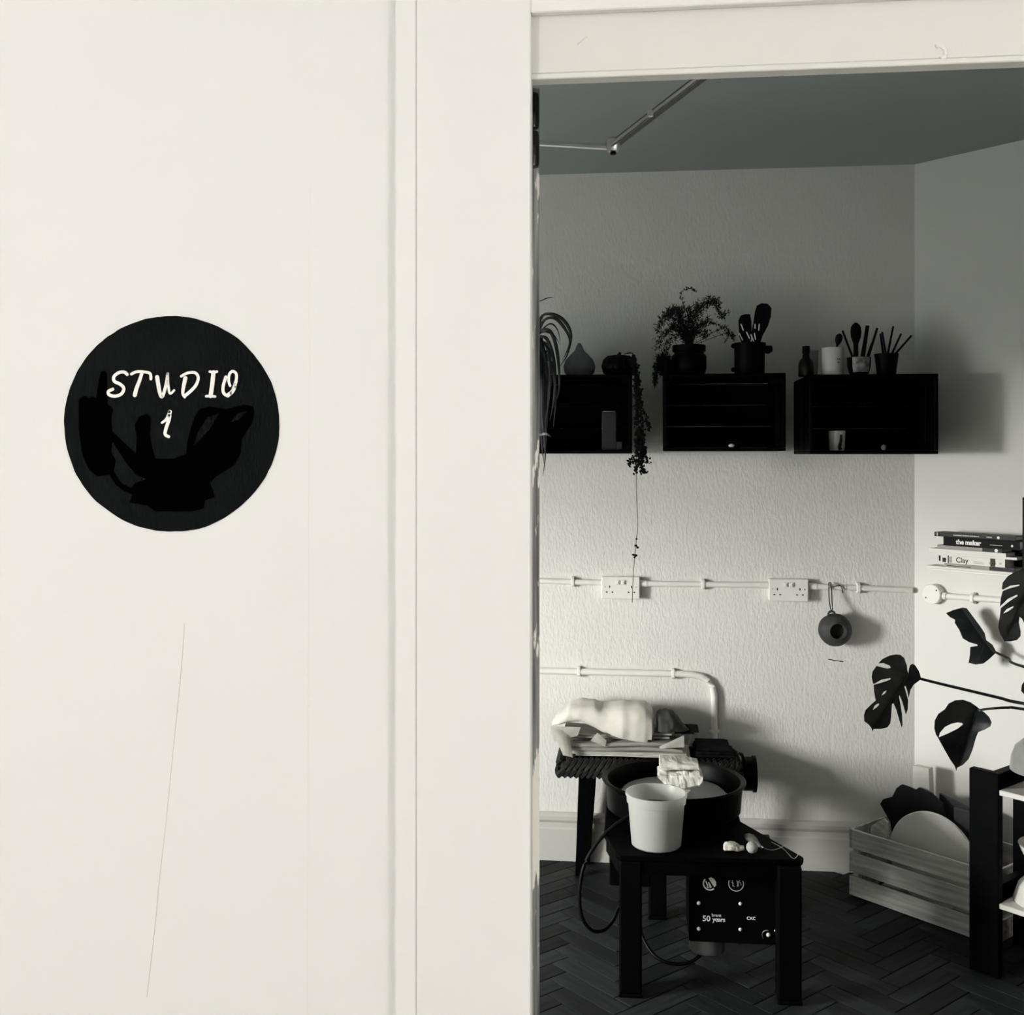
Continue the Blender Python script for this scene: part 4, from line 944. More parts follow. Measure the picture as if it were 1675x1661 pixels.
# ================================================================== POTTER'S WHEEL
TZ = .415
TP = [(-.034, 3.215), (.488, 3.235), (.496, 3.262), (.345, 3.56), (.345, 3.86), (.0, 3.90), (-.085, 3.72), (-.085, 3.405), (-.046, 3.232)]
whl = empty('potters_wheel', (.18, 3.5, 0), 0, "black potter's wheel with a splash pan, motor box and square legs", 'potters wheel')
obj('table_top', prism(B(), [Vector((x, y, TZ - .016)) for x, y in TP], (0, 0, .016)), 'black_table', whl, world=True, bevel=.003)
ap = [(-.030, 3.222), (.484, 3.242), (.488, 3.262), (.338, 3.556), (.338, 3.85), (.005, 3.888), (-.078, 3.716), (-.078, 3.408), (-.040, 3.238)]
inn = [(x * .94 + .011, 3.55 + (y - 3.55) * .94) for x, y in ap]
b = B(); H_ = .040
A0 = [b.verts.new((x, y, TZ - .0165)) for x, y in ap]; A1 = [b.verts.new((x, y, TZ - .0165 - H_)) for x, y in ap]; I0 = [b.verts.new((x, y, TZ - .0165)) for x, y in inn]; I1 = [b.verts.new((x, y, TZ - .0165 - H_)) for x, y in inn]
for k in range(len(ap)):
    j = (k + 1) % len(ap)
    b.faces.new((A0[k], A0[j], A1[j], A1[k])); b.faces.new((I0[k], I1[k], I1[j], I0[j])); b.faces.new((A0[k], I0[k], I0[j], A0[j])); b.faces.new((A1[k], A1[j], I1[j], I1[k]))
obj('apron', b, 'black_table', whl, world=True)
for cx_, cy_, hw in ((-.003, 3.252, .033), (.452, 3.258, .034), (.088, 3.80, .030), (.300, 3.80, .030)):
    lg = obj('leg', bxb(cx_ - hw, cx_ + hw, cy_ - hw, cy_ + hw, .012, TZ - .017), 'black_metal', whl, world=True, bevel=.006, seg=2)
    obj('rubber_foot', bxb(cx_ - hw - .002, cx_ + hw + .002, cy_ - hw - .002, cy_ + hw + .002, 0.0005, .0118), 'black_plastic', lg, world=True, bevel=.003)
# splash pan and wheel head
PC = Vector((.137, 3.655, TZ + .0005)); PR = .231
b = lathe(B(), [(0, 0), (PR - .026, 0), (PR - .014, .010), (PR - .008, .085), (PR, .093), (PR + .004, .100), (PR - .002, .105), (PR - .014, .100), (PR - .020, .088), (PR - .026, .016), (PR - .034, .008), (0, .008)], 72, Matrix.Translation(PC))
obj('splash_pan', b, 'black_plastic', whl, world=True, smooth=True)
hdw = obj('wheel_head', lathe(B(), [(0, .034), (.035, .034), (.035, .046), (.165, .046), (.168, .050), (.168, .058), (.165, .060), (0, .060)], 56, Matrix.Translation(PC)), 'steel', whl, world=True, smooth=True)
b = lathe(B(), [(.05, .0605), (.10, .0625), (.150, .0615), (.1655, .0605)], 56, Matrix.Translation(PC))
for v in b.verts: v.co.z += .0015 * noise.noise(v.co * 30)
obj('slip_layer', b, 'slip', hdw, world=True, smooth=True, label='wet grey clay slip on the wheel head')
b = lathe(B(), [(0, .030), (PR - .026, .030)], 48, Matrix.Translation(PC)); obj('slurry', b, 'slip', whl, world=True, label='grey slurry standing in the splash pan')
# motor / control box under the table
BX0, BX1 = PY(1127, 1480, 3.30).x, PY(1272, 1480, 3.30).x; BZ1, BZ0 = TZ - .018, PY(1200, 1544, 3.30).z; BY = 3.30
cbx = obj('control_box', bxb(BX0, BX1, BY, BY + .20, BZ0, BZ1), 'black_metal', whl, world=True, bevel=.003)
for x, y, r_ in ((1143, 1430, .0075), (1143, 1478, .006), (1143, 1520, .006), (1211, 1479, .0055), (1211, 1521, .0055), (1257, 1530, .0065), (1268, 1523, .003)):
    c = PY(x, y, BY - .0005)
    obj('screw_head', lathe(B(), [(0, 0.005), (r_ * .5, .0045), (r_ * .85, .0025), (r_, 0), (0, 0)], 14, Matrix.Translation(c) @ Matrix.Rotation(R(90), 4, 'X')), 'ceramic_white', cbx, world=True, smooth=True)  # white in place of chrome: the bright reflection is put into the colour
c = PY(1254, 1530, BY - .0008)
b = tube(B(), [c + Vector((.013 * math.cos(a), -.001, .014 * math.sin(a))) for a in [R(70 + 150 * k / 12) for k in range(13)]], .0012, 6); obj('switch_ring', b, 'steel', cbx, world=True)
MB = lambda x, y: frame(PY(x, y, BY - .0006), (1, 0, 0), (0, 0, 1))
text('50', .0235, 'letter_white', cbx, MB(1155.5, 1503.5), offset=.0004); text('years', .0190, 'letter_white', cbx, MB(1176, 1505), spacing=.92, offset=.0002); text('brent', .0135, 'letter_white', cbx, MB(1172, 1498), spacing=.95); text('cxc', .0200, 'letter_white', cbx, MB(1228.5, 1502), spacing=.95, offset=.0001)
def ring(b, c, r0, r1, a0=0, a1=360, n=28, Y=-.0008):
    pr = [c + Vector((r0 * math.cos(R(a0 + (a1 - a0) * k / n)), Y, r0 * math.sin(R(a0 + (a1 - a0) * k / n)))) for k in range(n + 1)]; po = [c + Vector((r1 * math.cos(R(a0 + (a1 - a0) * k / n)), Y, r1 * math.sin(R(a0 + (a1 - a0) * k / n)))) for k in range(n + 1)]
    for k in range(n): b.faces.new([b.verts.new(p) for p in (pr[k], pr[k + 1], po[k + 1], po[k])])
s1 = PY(1161, 1446, BY - .0004)
b = B(); ring(b, s1, .0165, .0205, 135, 310); bmesh.ops.create_circle
f = [b.verts.new(s1 + Vector(v)) for v in ((-.004, -.0009, .016), (.004, -.0009, .019), (.013, -.0009, .015), (.018, -.0009, .006), (.019, -.0009, -.004), (.013, -.0009, -.010))]; b.faces.new(f)
for q_ in (((-.013, -.0009, .006), (-.010, -.0009, .008), (-.004, -.0009, -.006), (-.007, -.0009, -.009)), ((-.005, -.0009, .004), (-.002, -.0009, .005), (.006, -.0009, -.010), (.000, -.0009, -.013)), ((-.010, -.0009, -.008), (-.003, -.0009, -.010), (-.003, -.0009, -.013), (-.009, -.0009, -.011))): b.faces.new([b.verts.new(s1 + Vector(v)) for v in q_])
obj('warning_mark', b, 'print_grey', cbx, world=True)
s2 = PY(1204, 1446, BY - .0004); b = B(); ring(b, s2, .0205, .0228, 155, 385)
for q_ in ((-.011, .010, -.009, -.008), (-.013, .004, -.007, .000), (.002, .010, .006, -.006), (.006, .008, .003, -.009), (.010, .011, .006, -.008), (.012, .006, .015, -.004), (-.010, -.004, -.005, -.009)):
    a, c = Vector((q_[0], -.0009, q_[1])), Vector((q_[2], -.0009, q_[3])); d = (c - a).normalized(); n_ = Vector((-d.z, 0, d.x)) * .0008
    b.faces.new([b.verts.new(s2 + v) for v in (a - n_, a + n_, c + n_, c - n_)])
obj('round_mark', b, 'print_grey', cbx, world=True)
mc = PY(1157, 1548, BY + .05)
b = lathe(B(), [(0, -.034), (.040, -.034), (.052, -.026), (.054, 0), (.054, .02), (0, .02)], 28, Matrix.Translation((mc.x, BY + .065, BZ0 - .0005 - .02 + .0))); obj('motor', b, 'motor_grey', whl, world=True, smooth=True)
# bracket box seen behind the front leg
obj('pulley_guard', bxb(-.070, .060, 3.50, 3.72, .215, TZ - .02), 'black_metal', whl, world=True, bevel=.004)
# mains lead
lead = [(1030, 1335, 3.42), (1004, 1352, 3.40), (978, 1378, 3.38), (956, 1415, 3.36), (948, 1460, 3.35), (952, 1500, 3.35), (968, 1522, 3.36), (988, 1522, 3.38), (1004, 1505, 3.42), (1012, 1488, 3.46), (1030, 1478, 3.50), (1044, 1500, 3.46), (1052, 1535, 3.40), (1070, 1563, 3.36), (1095, 1576, 3.34), (1125, 1576, 3.33), (1148, 1561, 3.34), (1156, 1548, 3.35)]
obj('mains_lead', tube(B(), smooth_path([PY(*p) for p in lead], 6), .0055, 10), 'cord_black', whl, world=True, smooth=True)
# ---- things on the wheel
tc = PZ(1073.5, 1384, TZ); tb = Vector((tc.x, tc.y + .004, TZ + .0006))
tub = empty('plastic_tub', tb, 0, 'translucent plastic tub of cloudy water on the wheel table', 'tub')
TH = .158; r0, r1 = .0735, .0855
b = lathe(B(), [(0, 0), (r0 - .006, 0), (r0, .005), (r1 - .002, TH - .030), (r1 + .002, TH - .028), (r1 + .003, TH - .008), (r1 + .006, TH - .007), (r1 + .006, TH), (r1 + .001, TH), (r1 - .001, TH - .010), (r1 - .005, TH - .03), (r0 - .003, .008), (0, .004)], 56, Matrix.Translation(tb)); obj('body', b, 'tub_plastic', tub, world=True, smooth=True)
kz = .112; rw_ = r0 - .003 + (r1 - r0) * (kz / TH)
obj('water', lathe(B(), [(0, kz), (rw_ - .0015, kz)], 48, Matrix.Translation(tb)), 'slip', tub, world=True, label='cloudy grey water')
# crumpled white clay bags on the far rim
def lump(name, label, cat, quadpx, Y0, Y1, mt, seed, amp=.004):
    xs = [p[0] for p in quadpx]; stt = []
    for x, yt, yb in quadpx: stt.append((PY(x, yt, Y0).x, PY(x, yb, Y0).z, PY(x, yt, Y0).z, Y0, Y1))
    b = loft(B(), stt, 10, 5, amp=amp, fq=38, expo=3.4, seed=seed)
    return b, stt
b, st = lump('', '', '', [(1079, 1246, 1260), (1086, 1245.5, 1265), (1100, 1247, 1263), (1120, 1249, 1262), (1142, 1252, 1262), (1144, 1256, 1262)], 3.565, 3.66, 'paper_pale', 3, .0035)
lowz = PC.z + .0635
single('clay_bag', b, 'paper_pale', (PC.x, 3.6, PY(1110, 1263, 3.6).z), 'flattened white paper bag lying on top of the crumpled white bag', 'bag', smooth=False)
b, st = lump('', '', '', [(1076, 1270, 1274), (1084, 1268, 1284), (1096, 1267, 1295), (1110, 1266.5, 1298), (1128, 1266, 1295), (1144, 1266, 1291), (1149, 1270, 1284)], 3.555, 3.67, 'paper_pale', 8, .006)
for v in b.verts: v.co.z = max(v.co.z, lowz)
single('clay_bag', b, 'paper_pale', (PC.x, 3.6, lowz), 'crumpled white paper bag standing on the wheel head', 'bag', smooth=False)
# sponge, ball tool, teardrop tool with its wire
spg = PZ(1200, 1393, TZ)
b = B(); loft(b, [(spg.x - .030, TZ + .006, TZ + .018, spg.y - .006, spg.y + .008), (spg.x - .026, TZ + .001, TZ + .024, spg.y - .014, spg.y + .016), (spg.x - .008, TZ + .001, TZ + .027, spg.y - .015, spg.y + .018), (spg.x + .012, TZ + .001, TZ + .022, spg.y - .011, spg.y + .014), (spg.x + .022, TZ + .002, TZ + .017, spg.y - .008, spg.y + .009), (spg.x + .030, TZ + .005, TZ + .015, spg.y - .005, spg.y + .005)], 8, 4, amp=.004, fq=60, expo=2.3, seed=4)
for v in b.verts: v.co.z = max(v.co.z, TZ + .0006)
single('sponge', b, 'sponge', (spg.x, spg.y, TZ), 'small pale rough sponge on the wheel table', 'sponge', smooth=True)
blp = PZ(1231, 1399, TZ); blp.y += .012
single('clay_ball', ball(B(), (blp.x, blp.y, TZ + .0178), .0172, 20, 12), 'ball_grey', (blp.x, blp.y, TZ), 'smooth grey ball beside the sponge on the wheel table', 'ball', smooth=True)
ta, tb2 = PZ(1221, 1366, TZ + .0150), PZ(1246, 1387, TZ + .0095)
tl = empty('trimming_tool', (ta.x, ta.y, TZ), 0, 'teardrop wooden tool handle with a thin wire on the wheel table', 'tool')
pr_ = (.35, .8, 1, .98, .85, .65, .48, .36, .3)
obj('handle', tube(B(), [ta.lerp(tb2, k / 8) for k in range(9)], lambda k: .0155 * pr_[min(int(round(k * 8)), 8)], 14, flat=.75), 'tool_wood', tl, world=True, smooth=True)
obj('ferrule', tube(B(), [tb2, tb2 + (tb2 - ta).normalized() * .010], .0042, 8), 'chrome', tl, world=True, smooth=True)
wp = [PZ(x, y, TZ + .003) for x, y in ((1249, 1388), (1262, 1391), (1275, 1388), (1283, 1383))]
obj('wire', tube(B(), smooth_path([tb2 + (tb2 - ta).normalized() * .009] + wp, 5), .0008, 5), 'steel', tl, world=True)
wp = [PZ(x, y, TZ + .0060) for x, y in ((1262, 1378), (1280, 1388), (1296, 1404), (1303, 1402), (1306, 1396))]
single('cutting_wire', tube(B(), smooth_path(wp, 5), .0009, 5), 'steel', wp[0], 'loose curl of thin cutting wire on the wheel table corner', 'wire')

# ================================================================== CRATE OF BATS ON THE FLOOR
cr0 = PZ(1393, 1466, 0.0)                          # front corner on the floor
CL, CD, CHH = .520, min(.345, (YB - .0245 - cr0.y) / .7071 - .012), PD(1393, 1357, cr0.x + cr0.y).z
fc = empty('floor_crate', (cr0.x, cr0.y, 0), R(-45), 'pale slatted wooden crate of pottery bats on the floor', 'crate')
sl, gp, th = .068, (CHH - .003 - 3 * .068) / 2, .010
for k in range(3):
    z0 = .003 + k * (sl + gp)
    obj('front_slat', bxb(0, CL, 0, th, z0, z0 + sl), 'crate_wood', fc, bevel=.0015)
    obj('back_slat', bxb(0, CL, CD - th, CD, z0, z0 + sl), 'crate_wood', fc, bevel=.0015)
    obj('end_slat', bxb(-.0005 - th, -.0005, 0.0, CD, z0, z0 + sl), 'crate_wood', fc, bevel=.0015)
    obj('end_slat', bxb(CL + .0005, CL + th, 0.0, CD, z0, z0 + sl), 'crate_wood', fc, bevel=.0015)
for x0 in (.0, CL - .022):
    for y0 in (th + .0005, CD - th - .0225):
        obj('corner_post', bxb(x0, x0 + .022, y0, y0 + .022, .003, CHH - .012), 'crate_wood', fc, bevel=.001)
for k in range(4):
    wb = (CD - .024) / 4; y0 = .012 + k * wb; obj('bottom_slat', bxb(.024, CL - .024, y0, y0 + wb - .007, .003, .012), 'crate_wood', fc)
def CRL(x, y, ly):
    """pixel -> crate local point on the plane local-y = ly"""
    p = PD(x, y, cr0.x + cr0.y + ly * math.sqrt(2)); return WM[fc].inverted() @ p
def crate_board(name, label, cat, outline, ly, th_, mt, lean=0.0):
    """a board standing in the crate; outline in pixels at local depth ly"""
    P = [CRL(x, y, ly) for x, y in outline]; zmin = min(p.z for p in P)
    for p in P:
        p.y = ly + (p.z - .013) * lean
        if p.z < .0135: p.z = .0135
    b = prism(B(), P, (0, th_, 0)); b.transform(WM[fc]); base = WM[fc] @ Vector((sum(p.x for p in P) / len(P), ly, .013))
    return single(name, b, mt, base, label, cat, bevel=.0015)
dp = CRL(1526, 1396, .10); rd = dp.z * 0 + (CRL(1526, 1331, .10).z - CRL(1526, 1396, .10).z)
rd = (CRL(1526, 1331, .10).z - .0135) / 2
cpx = CRL(1524, 1331, .10).x
b = lathe(B(), [(0, 0), (rd - .002, 0), (rd, .002), (rd, .012), (rd - .002, .014), (0, .014)], 64, WM[fc] @ Matrix.Translation((cpx, .10, .0135 + rd)) @ Matrix.Rotation(R(-90), 4, 'X'))
single('round_bat', b, 'stone_bat', WM[fc] @ Vector((cpx, .105, .0135)), 'large round pale grey bat standing in the slatted crate', 'bat', smooth=True)
crate_board('angular_bat', 'dark angular bat with clipped corners behind the round bat', 'bat', [(1439, 1316), (1444, 1308), (1459, 1304), (1466, 1290), (1474, 1284), (1486, 1288), (1497, 1293), (1502, 1289), (1522, 1298), (1532, 1307), (1541, 1316), (1560, 1400), (1560, 1470), (1478, 1440), (1464, 1400), (1456, 1345)], CD * .56, .012, 'board_dark')
crate_board('slab_board', 'dark grey board leaning at the far end of the slatted crate', 'board', [(1536, 1298), (1600, 1330), (1600, 1480), (1536, 1460)], CD * .72, .012, 'board_mid')
crate_board('slab_board', 'small mid-grey board between the dark bat and the rack', 'board', [(1560, 1322), (1604, 1334), (1604, 1480), (1560, 1460)], CD * .47, .010, 'board_mid')
crate_board('wood_offcut', 'short wood offcut leaning in the near corner of the slatted crate', 'offcut', [(1424, 1352), (1446, 1340), (1452, 1346), (1452, 1440), (1424, 1430)], .06, .010, 'crate_wood')
crate_board('plaster_block', 'tall pale plaster block standing at the back of the slatted crate', 'block', [(1493, 1253), (1519, 1258), (1521, 1300), (1526, 1440), (1490, 1430)], CD - .043, .030, 'block_pale')

# ================================================================== BLACK RACK WITH BOWLS
SR = 4.55                                           # front plane of the rack: x + y
rk0 = PD(1585, 1300, SR)
RW = .66; RD = .30
rk = empty('black_rack', (rk0.x, rk0.y, 0), R(-45), 'black wooden rack with pale shelves holding bowls', 'rack')
ztop = PD(1585, 1256, SR).z
PWD, PTH = .093, .028
for x0 in (0, RW - PWD):
    for y0 in (0, RD - PTH):
        obj('post', bxb(x0, x0 + PWD, y0, y0 + PTH, 0.0005, ztop), 'black_wood', rk, bevel=.002)
zs1, zs0 = PD(1640, 1297, SR).z - .012, PD(1642, 1483, SR).z - .014
for zz in (zs1, zs0):
    for x0 in (.012, RW - PWD + .012):
        obj('side_rail', bxb(x0 + .03, x0 + .06, PTH + .0005, RD - PTH - .0005, zz - .002, zz + .052), 'black_wood', rk, bevel=.002)
    nsl = 3; wd_ = (RD - .02) / nsl
    obj('shelf_board', bxb(PWD + .001, RW - PWD - .001, .002, RD - .002, zz, zz + .016), 'shelf_white', rk, bevel=.002, label='pale shelf board')
obj('top_rail', bxb(PWD + .0005, RW - PWD - .0005, RD - PTH, RD, ztop - .06, ztop), 'black_wood_flat', rk, bevel=.002)
def rackpt(x, y, z): return WM[rk] @ Vector((x, y, z))
def bowlprof(r, h, t=.006, foot=.4): return [(0, 0), (r * foot, 0), (r * foot, .006), (r * .62, h * .22), (r * .88, h * .58), (r, h), (r - t, h), (r * .86 - t, h * .60), (r * .58 - t, h * .28), (r * .2, .012), (0, .012)]
zA = zs1 + .0165; zBt = zs0 + .0165
b1 = rackpt(.190, .12, zA)
cpz = .055
cp_ = empty('small_pot', b1, 0, 'small pale pot under the upturned bowl on the rack', 'pot')
obj('body', lathe(B(), [(0, 0), (.045, 0), (.052, .01), (.054, .045), (.050, cpz), (.046, cpz), (.048, .012), (0, .01)], 32, Matrix.Translation(b1)), 'bowl_grey', cp_, world=True, smooth=True)
obj('dark_band', lathe(B(), [(.0535, .014), (.0555, .018), (.0560, .040), (.0545, .046)], 32, Matrix.Translation(b1)), 'pot_black', cp_, world=True, smooth=True)
b2 = b1 + Vector((0, 0, cpz + .0006))
prof = [(0, .105), (.035, .104), (.07, .093), (.095, .070), (.106, .040), (.110, .006), (.110, .000), (.104, .0), (.103, .006), (.099, .038), (.088, .066), (.066, .086), (0, .098)]
# rests on its rim over the pot: the pot top touches the inside
bb = b1 + Vector((0, 0, cpz - .0975 + .001 + .07))
single('upturned_bowl', lathe(B(), prof, 48, Matrix.Translation(b1 + Vector((0, 0, cpz + .0005)))), 'bowl_grey', b2, 'upturned grey glazed bowl stacked on the small pot on the rack', 'bowl', smooth=True)
b3 = rackpt(.200, .14, zBt)
single('white_bowl', lathe(B(), [(0, .100), (.045, .100), (.046, .094), (.075, .078), (.105, .045), (.120, 0), (.114, 0), (.099, .043), (.07, .071), (0, .088)], 48, Matrix.Translation(b3)), 'bowl_white', b3, 'large upturned white bowl resting on the lower rack shelf', 'bowl', smooth=True)
Mtl = Matrix.Translation(b3 + Vector((.004, -.02, .122))) @ Matrix.Rotation(R(24), 4, n45) @ Matrix.Rotation(R(150), 4, d45)
single('white_bowl', lathe(B(), bowlprof(.105, .07), 48, Matrix.Translation(b3 + Vector((0, 0, .1005))) ), 'bowl_white', b3 + Vector((0, 0, .1)), 'open white bowl stacked on the upturned white bowl on the lower shelf', 'bowl', smooth=True)

# ================================================================== BOOKS ON THE SPLAYED WALL
SB = SD - .135 * math.sqrt(2)                       # front plane of the book spines
bz = lambda y, x=1600: PD(x, y, SB).z
lo_ = PD(1513, 927, SB)
zsh = lo_.z
shf = empty('book_shelf', (lo_.x, lo_.y, zsh - .012), R(-45), 'thin white floating shelf under the stack of books', 'shelf')
SHL = .52
obj('board', bxb(.02, SHL, .006, .134, 0.0, .0075), 'plastic_white', shf, bevel=.0015)
obj('lip', bxb(.02, SHL, .128, .1345, .008, .028), 'plastic_white', shf)
Ib = WM[shf].inverted()
def bx_(px): return (Ib @ PD(px, 900, SB)).x
def bk_(name, label, pl, pr, z0, z1, mt, dy=0.0, dep=.068, page='page_white', tilt=0.0):
    x0, x1 = bx_(pl), bx_(pr)
    M = WM[shf] @ Matrix.Translation((0, dy, 0))
    r = empty(name, WM[shf] @ Vector(((x0 + x1) / 2, dy, z0 - (zsh - .012))), R(-45), label, 'book')
    W = x1 - x0; h = z1 - z0; t = min(.0022, h * .18)
    obj('spine', bxb(-W / 2, W / 2, 0, t, 0, h), mt, r, bevel=.0006)
    obj('cover', bxb(-W / 2, W / 2, t + .0001, dep, h - t, h), mt, r); obj('cover', bxb(-W / 2, W / 2, t + .0001, dep, 0, t), mt, r)
    obj('pages', bxb(-W / 2 + .002, W / 2 - .002, t + .0001, dep - .003, t + .0001, h - t - .0001), page, r)
    return r, W, h
def spine(r, body, size, m, x, z, **k):
    text(body, size, m, r, WM[r] @ frame((x, -.0004, z), (1, 0, 0), (0, 0, 1)), **k)
def spine_box(r, name, x0, x1, z0, z1, m): obj(name, bxb(x0, x1, -.0005, -.0001, z0, z1), m, r)
hz = [zsh - .0035, zsh + .0035]
def pz(y): return PD(1590, y, SB).z
Z0 = zsh - .0040
r, W, h = bk_('book', 'thin white book lowest in the stack', 1514, 1655, Z0, Z0 + .0085, 'cover_white', .004)
z = Z0 + .0087
r, W, h = bk_('book', 'slim grey book with a dark end under the Clay book', 1543, 1658, z, z + .0135, 'cover_grey', .006)
spine_box(r, 'dark_end', W / 2 - .088, W / 2, .0002, h - .0002, 'cover_charcoal'); spine_box(r, 'print_line', -W / 2 + .01, -W / 2 + .10, .004, .0062, 'ink')
z += .0137
r, W, h = bk_('book', 'white book with the word Clay on its spine', 1533, 1643, z, z + .0285, 'cover_white', .004)
spine(r, 'Clay', .026, 'ink', -W / 2 + .092, h / 2 - .001, offset=.0004)
spine_box(r, 'picture', -W / 2 + .004, -W / 2 + .011, .006, h - .003, 'ink'); spine_box(r, 'picture', -W / 2 + .018, -W / 2 + .032, .003, h - .010, 'ink'); spine_box(r, 'picture', -W / 2 + .038, -W / 2 + .042, .001, h - .001, 'ink'); spine_box(r, 'picture', -W / 2 + .044, -W / 2 + .054, .003, h - .004, 'cover_grey')
spine_box(r, 'small_print', .012, .045, h / 2 - .003, h / 2 - .0015, 'cover_grey'); spine_box(r, 'small_print', .012, .050, h / 2 - .008, h / 2 - .0065, 'cover_grey'); spine_box(r, 'bowl_print', .068, .092, h / 2 - .006, h / 2 + .001, 'cover_grey')
spine_box(r, 'dark_band', W / 2 - .052, W / 2 - .034, .0005, h - .0005, 'cover_charcoal'); spine(r, 'o', .014, 'ink', W / 2 - .016, h / 2)
z += .0287
r, W, h = bk_('magazine', 'floppy white magazine on the Clay book', 1524, 1663, z, z + .0085, 'cover_white', .002)
z += .0087
r, W, h = bk_('magazine', 'second white magazine under the slim grey book', 1520, 1646, z, z + .0125, 'cover_white', -.002)
z += .0127
r, W, h = bk_('book', 'slim grey book with a white dot under the black book', 1532, 1638, z, z + .0125, 'cover_grey', .004)
spine_box(r, 'dark_end', W / 2 - .070, W / 2, .0002, h - .0002, 'cover_charcoal'); obj('dot', lathe(B(), [(0, .0006), (.0062, .0006)], 16, Matrix.Translation((W / 2 - .020, 0, h / 2)) @ Matrix.Rotation(R(90), 4, 'X')), 'letter_white', r)
z += .0127
r, W, h = bk_('book', 'thick black book titled the maker', 1543, 1668, z, z + .0305, 'cover_black', .0)
spine(r, 'the maker', .0225, 'letter_white', -W / 2 + .094, h / 2 - .0005, offset=.0011, spacing=.98)
for k_ in range(6): spine_box(r, 'small_print', W / 2 - .104 + k_ * .0075, W / 2 - .104 + k_ * .0075 + .006, h / 2 - .004, h / 2 - .002, 'print_grey')
obj('dot', lathe(B(), [(0, .0006), (.0040, .0006)], 14, Matrix.Translation((W / 2 - .026, 0, h / 2 - .002)) @ Matrix.Rotation(R(90), 4, 'X')), 'letter_white', r)
z += .0307
r, W, h = bk_('book', 'thin charcoal book on top of the stack', 1527, 1660, z, z + .0150, 'cover_charcoal', .005)
for k_ in range(14): spine_box(r, 'small_print', -.075 + k_ * .0068, -.075 + k_ * .0068 + (.0058 if k_ % 4 else .0045), h / 2 - .0022, h / 2 + .0018, 'print_grey')
for k_ in range(3): spine_box(r, 'small_print', .046 + k_ * .0068, .052 + k_ * .0068, h / 2 - .0022, h / 2 + .0018, 'print_grey')
spine_box(r, 'label_patch', -W / 2 + .010, -W / 2 + .013, .002, h - .002, 'letter_white'); obj('dot', lathe(B(), [(0, .0006), (.0050, .0006)], 14, Matrix.Translation((W / 2 - .060, 0, h / 2)) @ Matrix.Rotation(R(90), 4, 'X')), 'letter_white', r)
# black block and a dark framed board closing the shelf at the right
x0 = bx_(1652)
single('black_book_end', bxb(x0 - .035, x0 + .11, .078, .126, .0078, .122, M=WM[shf]), 'cover_black', WM[shf] @ Vector((x0 + .06, .08, .0078)), 'plain black block behind the right end of the stacked books', 'bookend', bevel=.002)
fr0 = PD(1670, 870, SB - .03); ztp = PD(1670, 814, SB - .03).z; zbt = zsh - .0044
lf = Ib @ fr0
fb = empty('framed_board', WM[shf] @ Vector((lf.x + .10, -.012, .0077)), R(-45), 'dark framed board standing beside the books', 'board')
hb = ztp - (zsh - .012) - .0077
obj('board', bxb(-.095, .095, .002, .010, .006, hb - .006), 'screen_dark', fb)
for a in ((-.10, -.092, 0, hb), (.092, .10, 0, hb), (-.092, .092, 0, .008), (-.092, .092, hb - .008, hb)): obj('frame_bar', bxb(a[0], a[1], 0, .014, a[2], a[3]), 'cover_black', fb, bevel=.001)

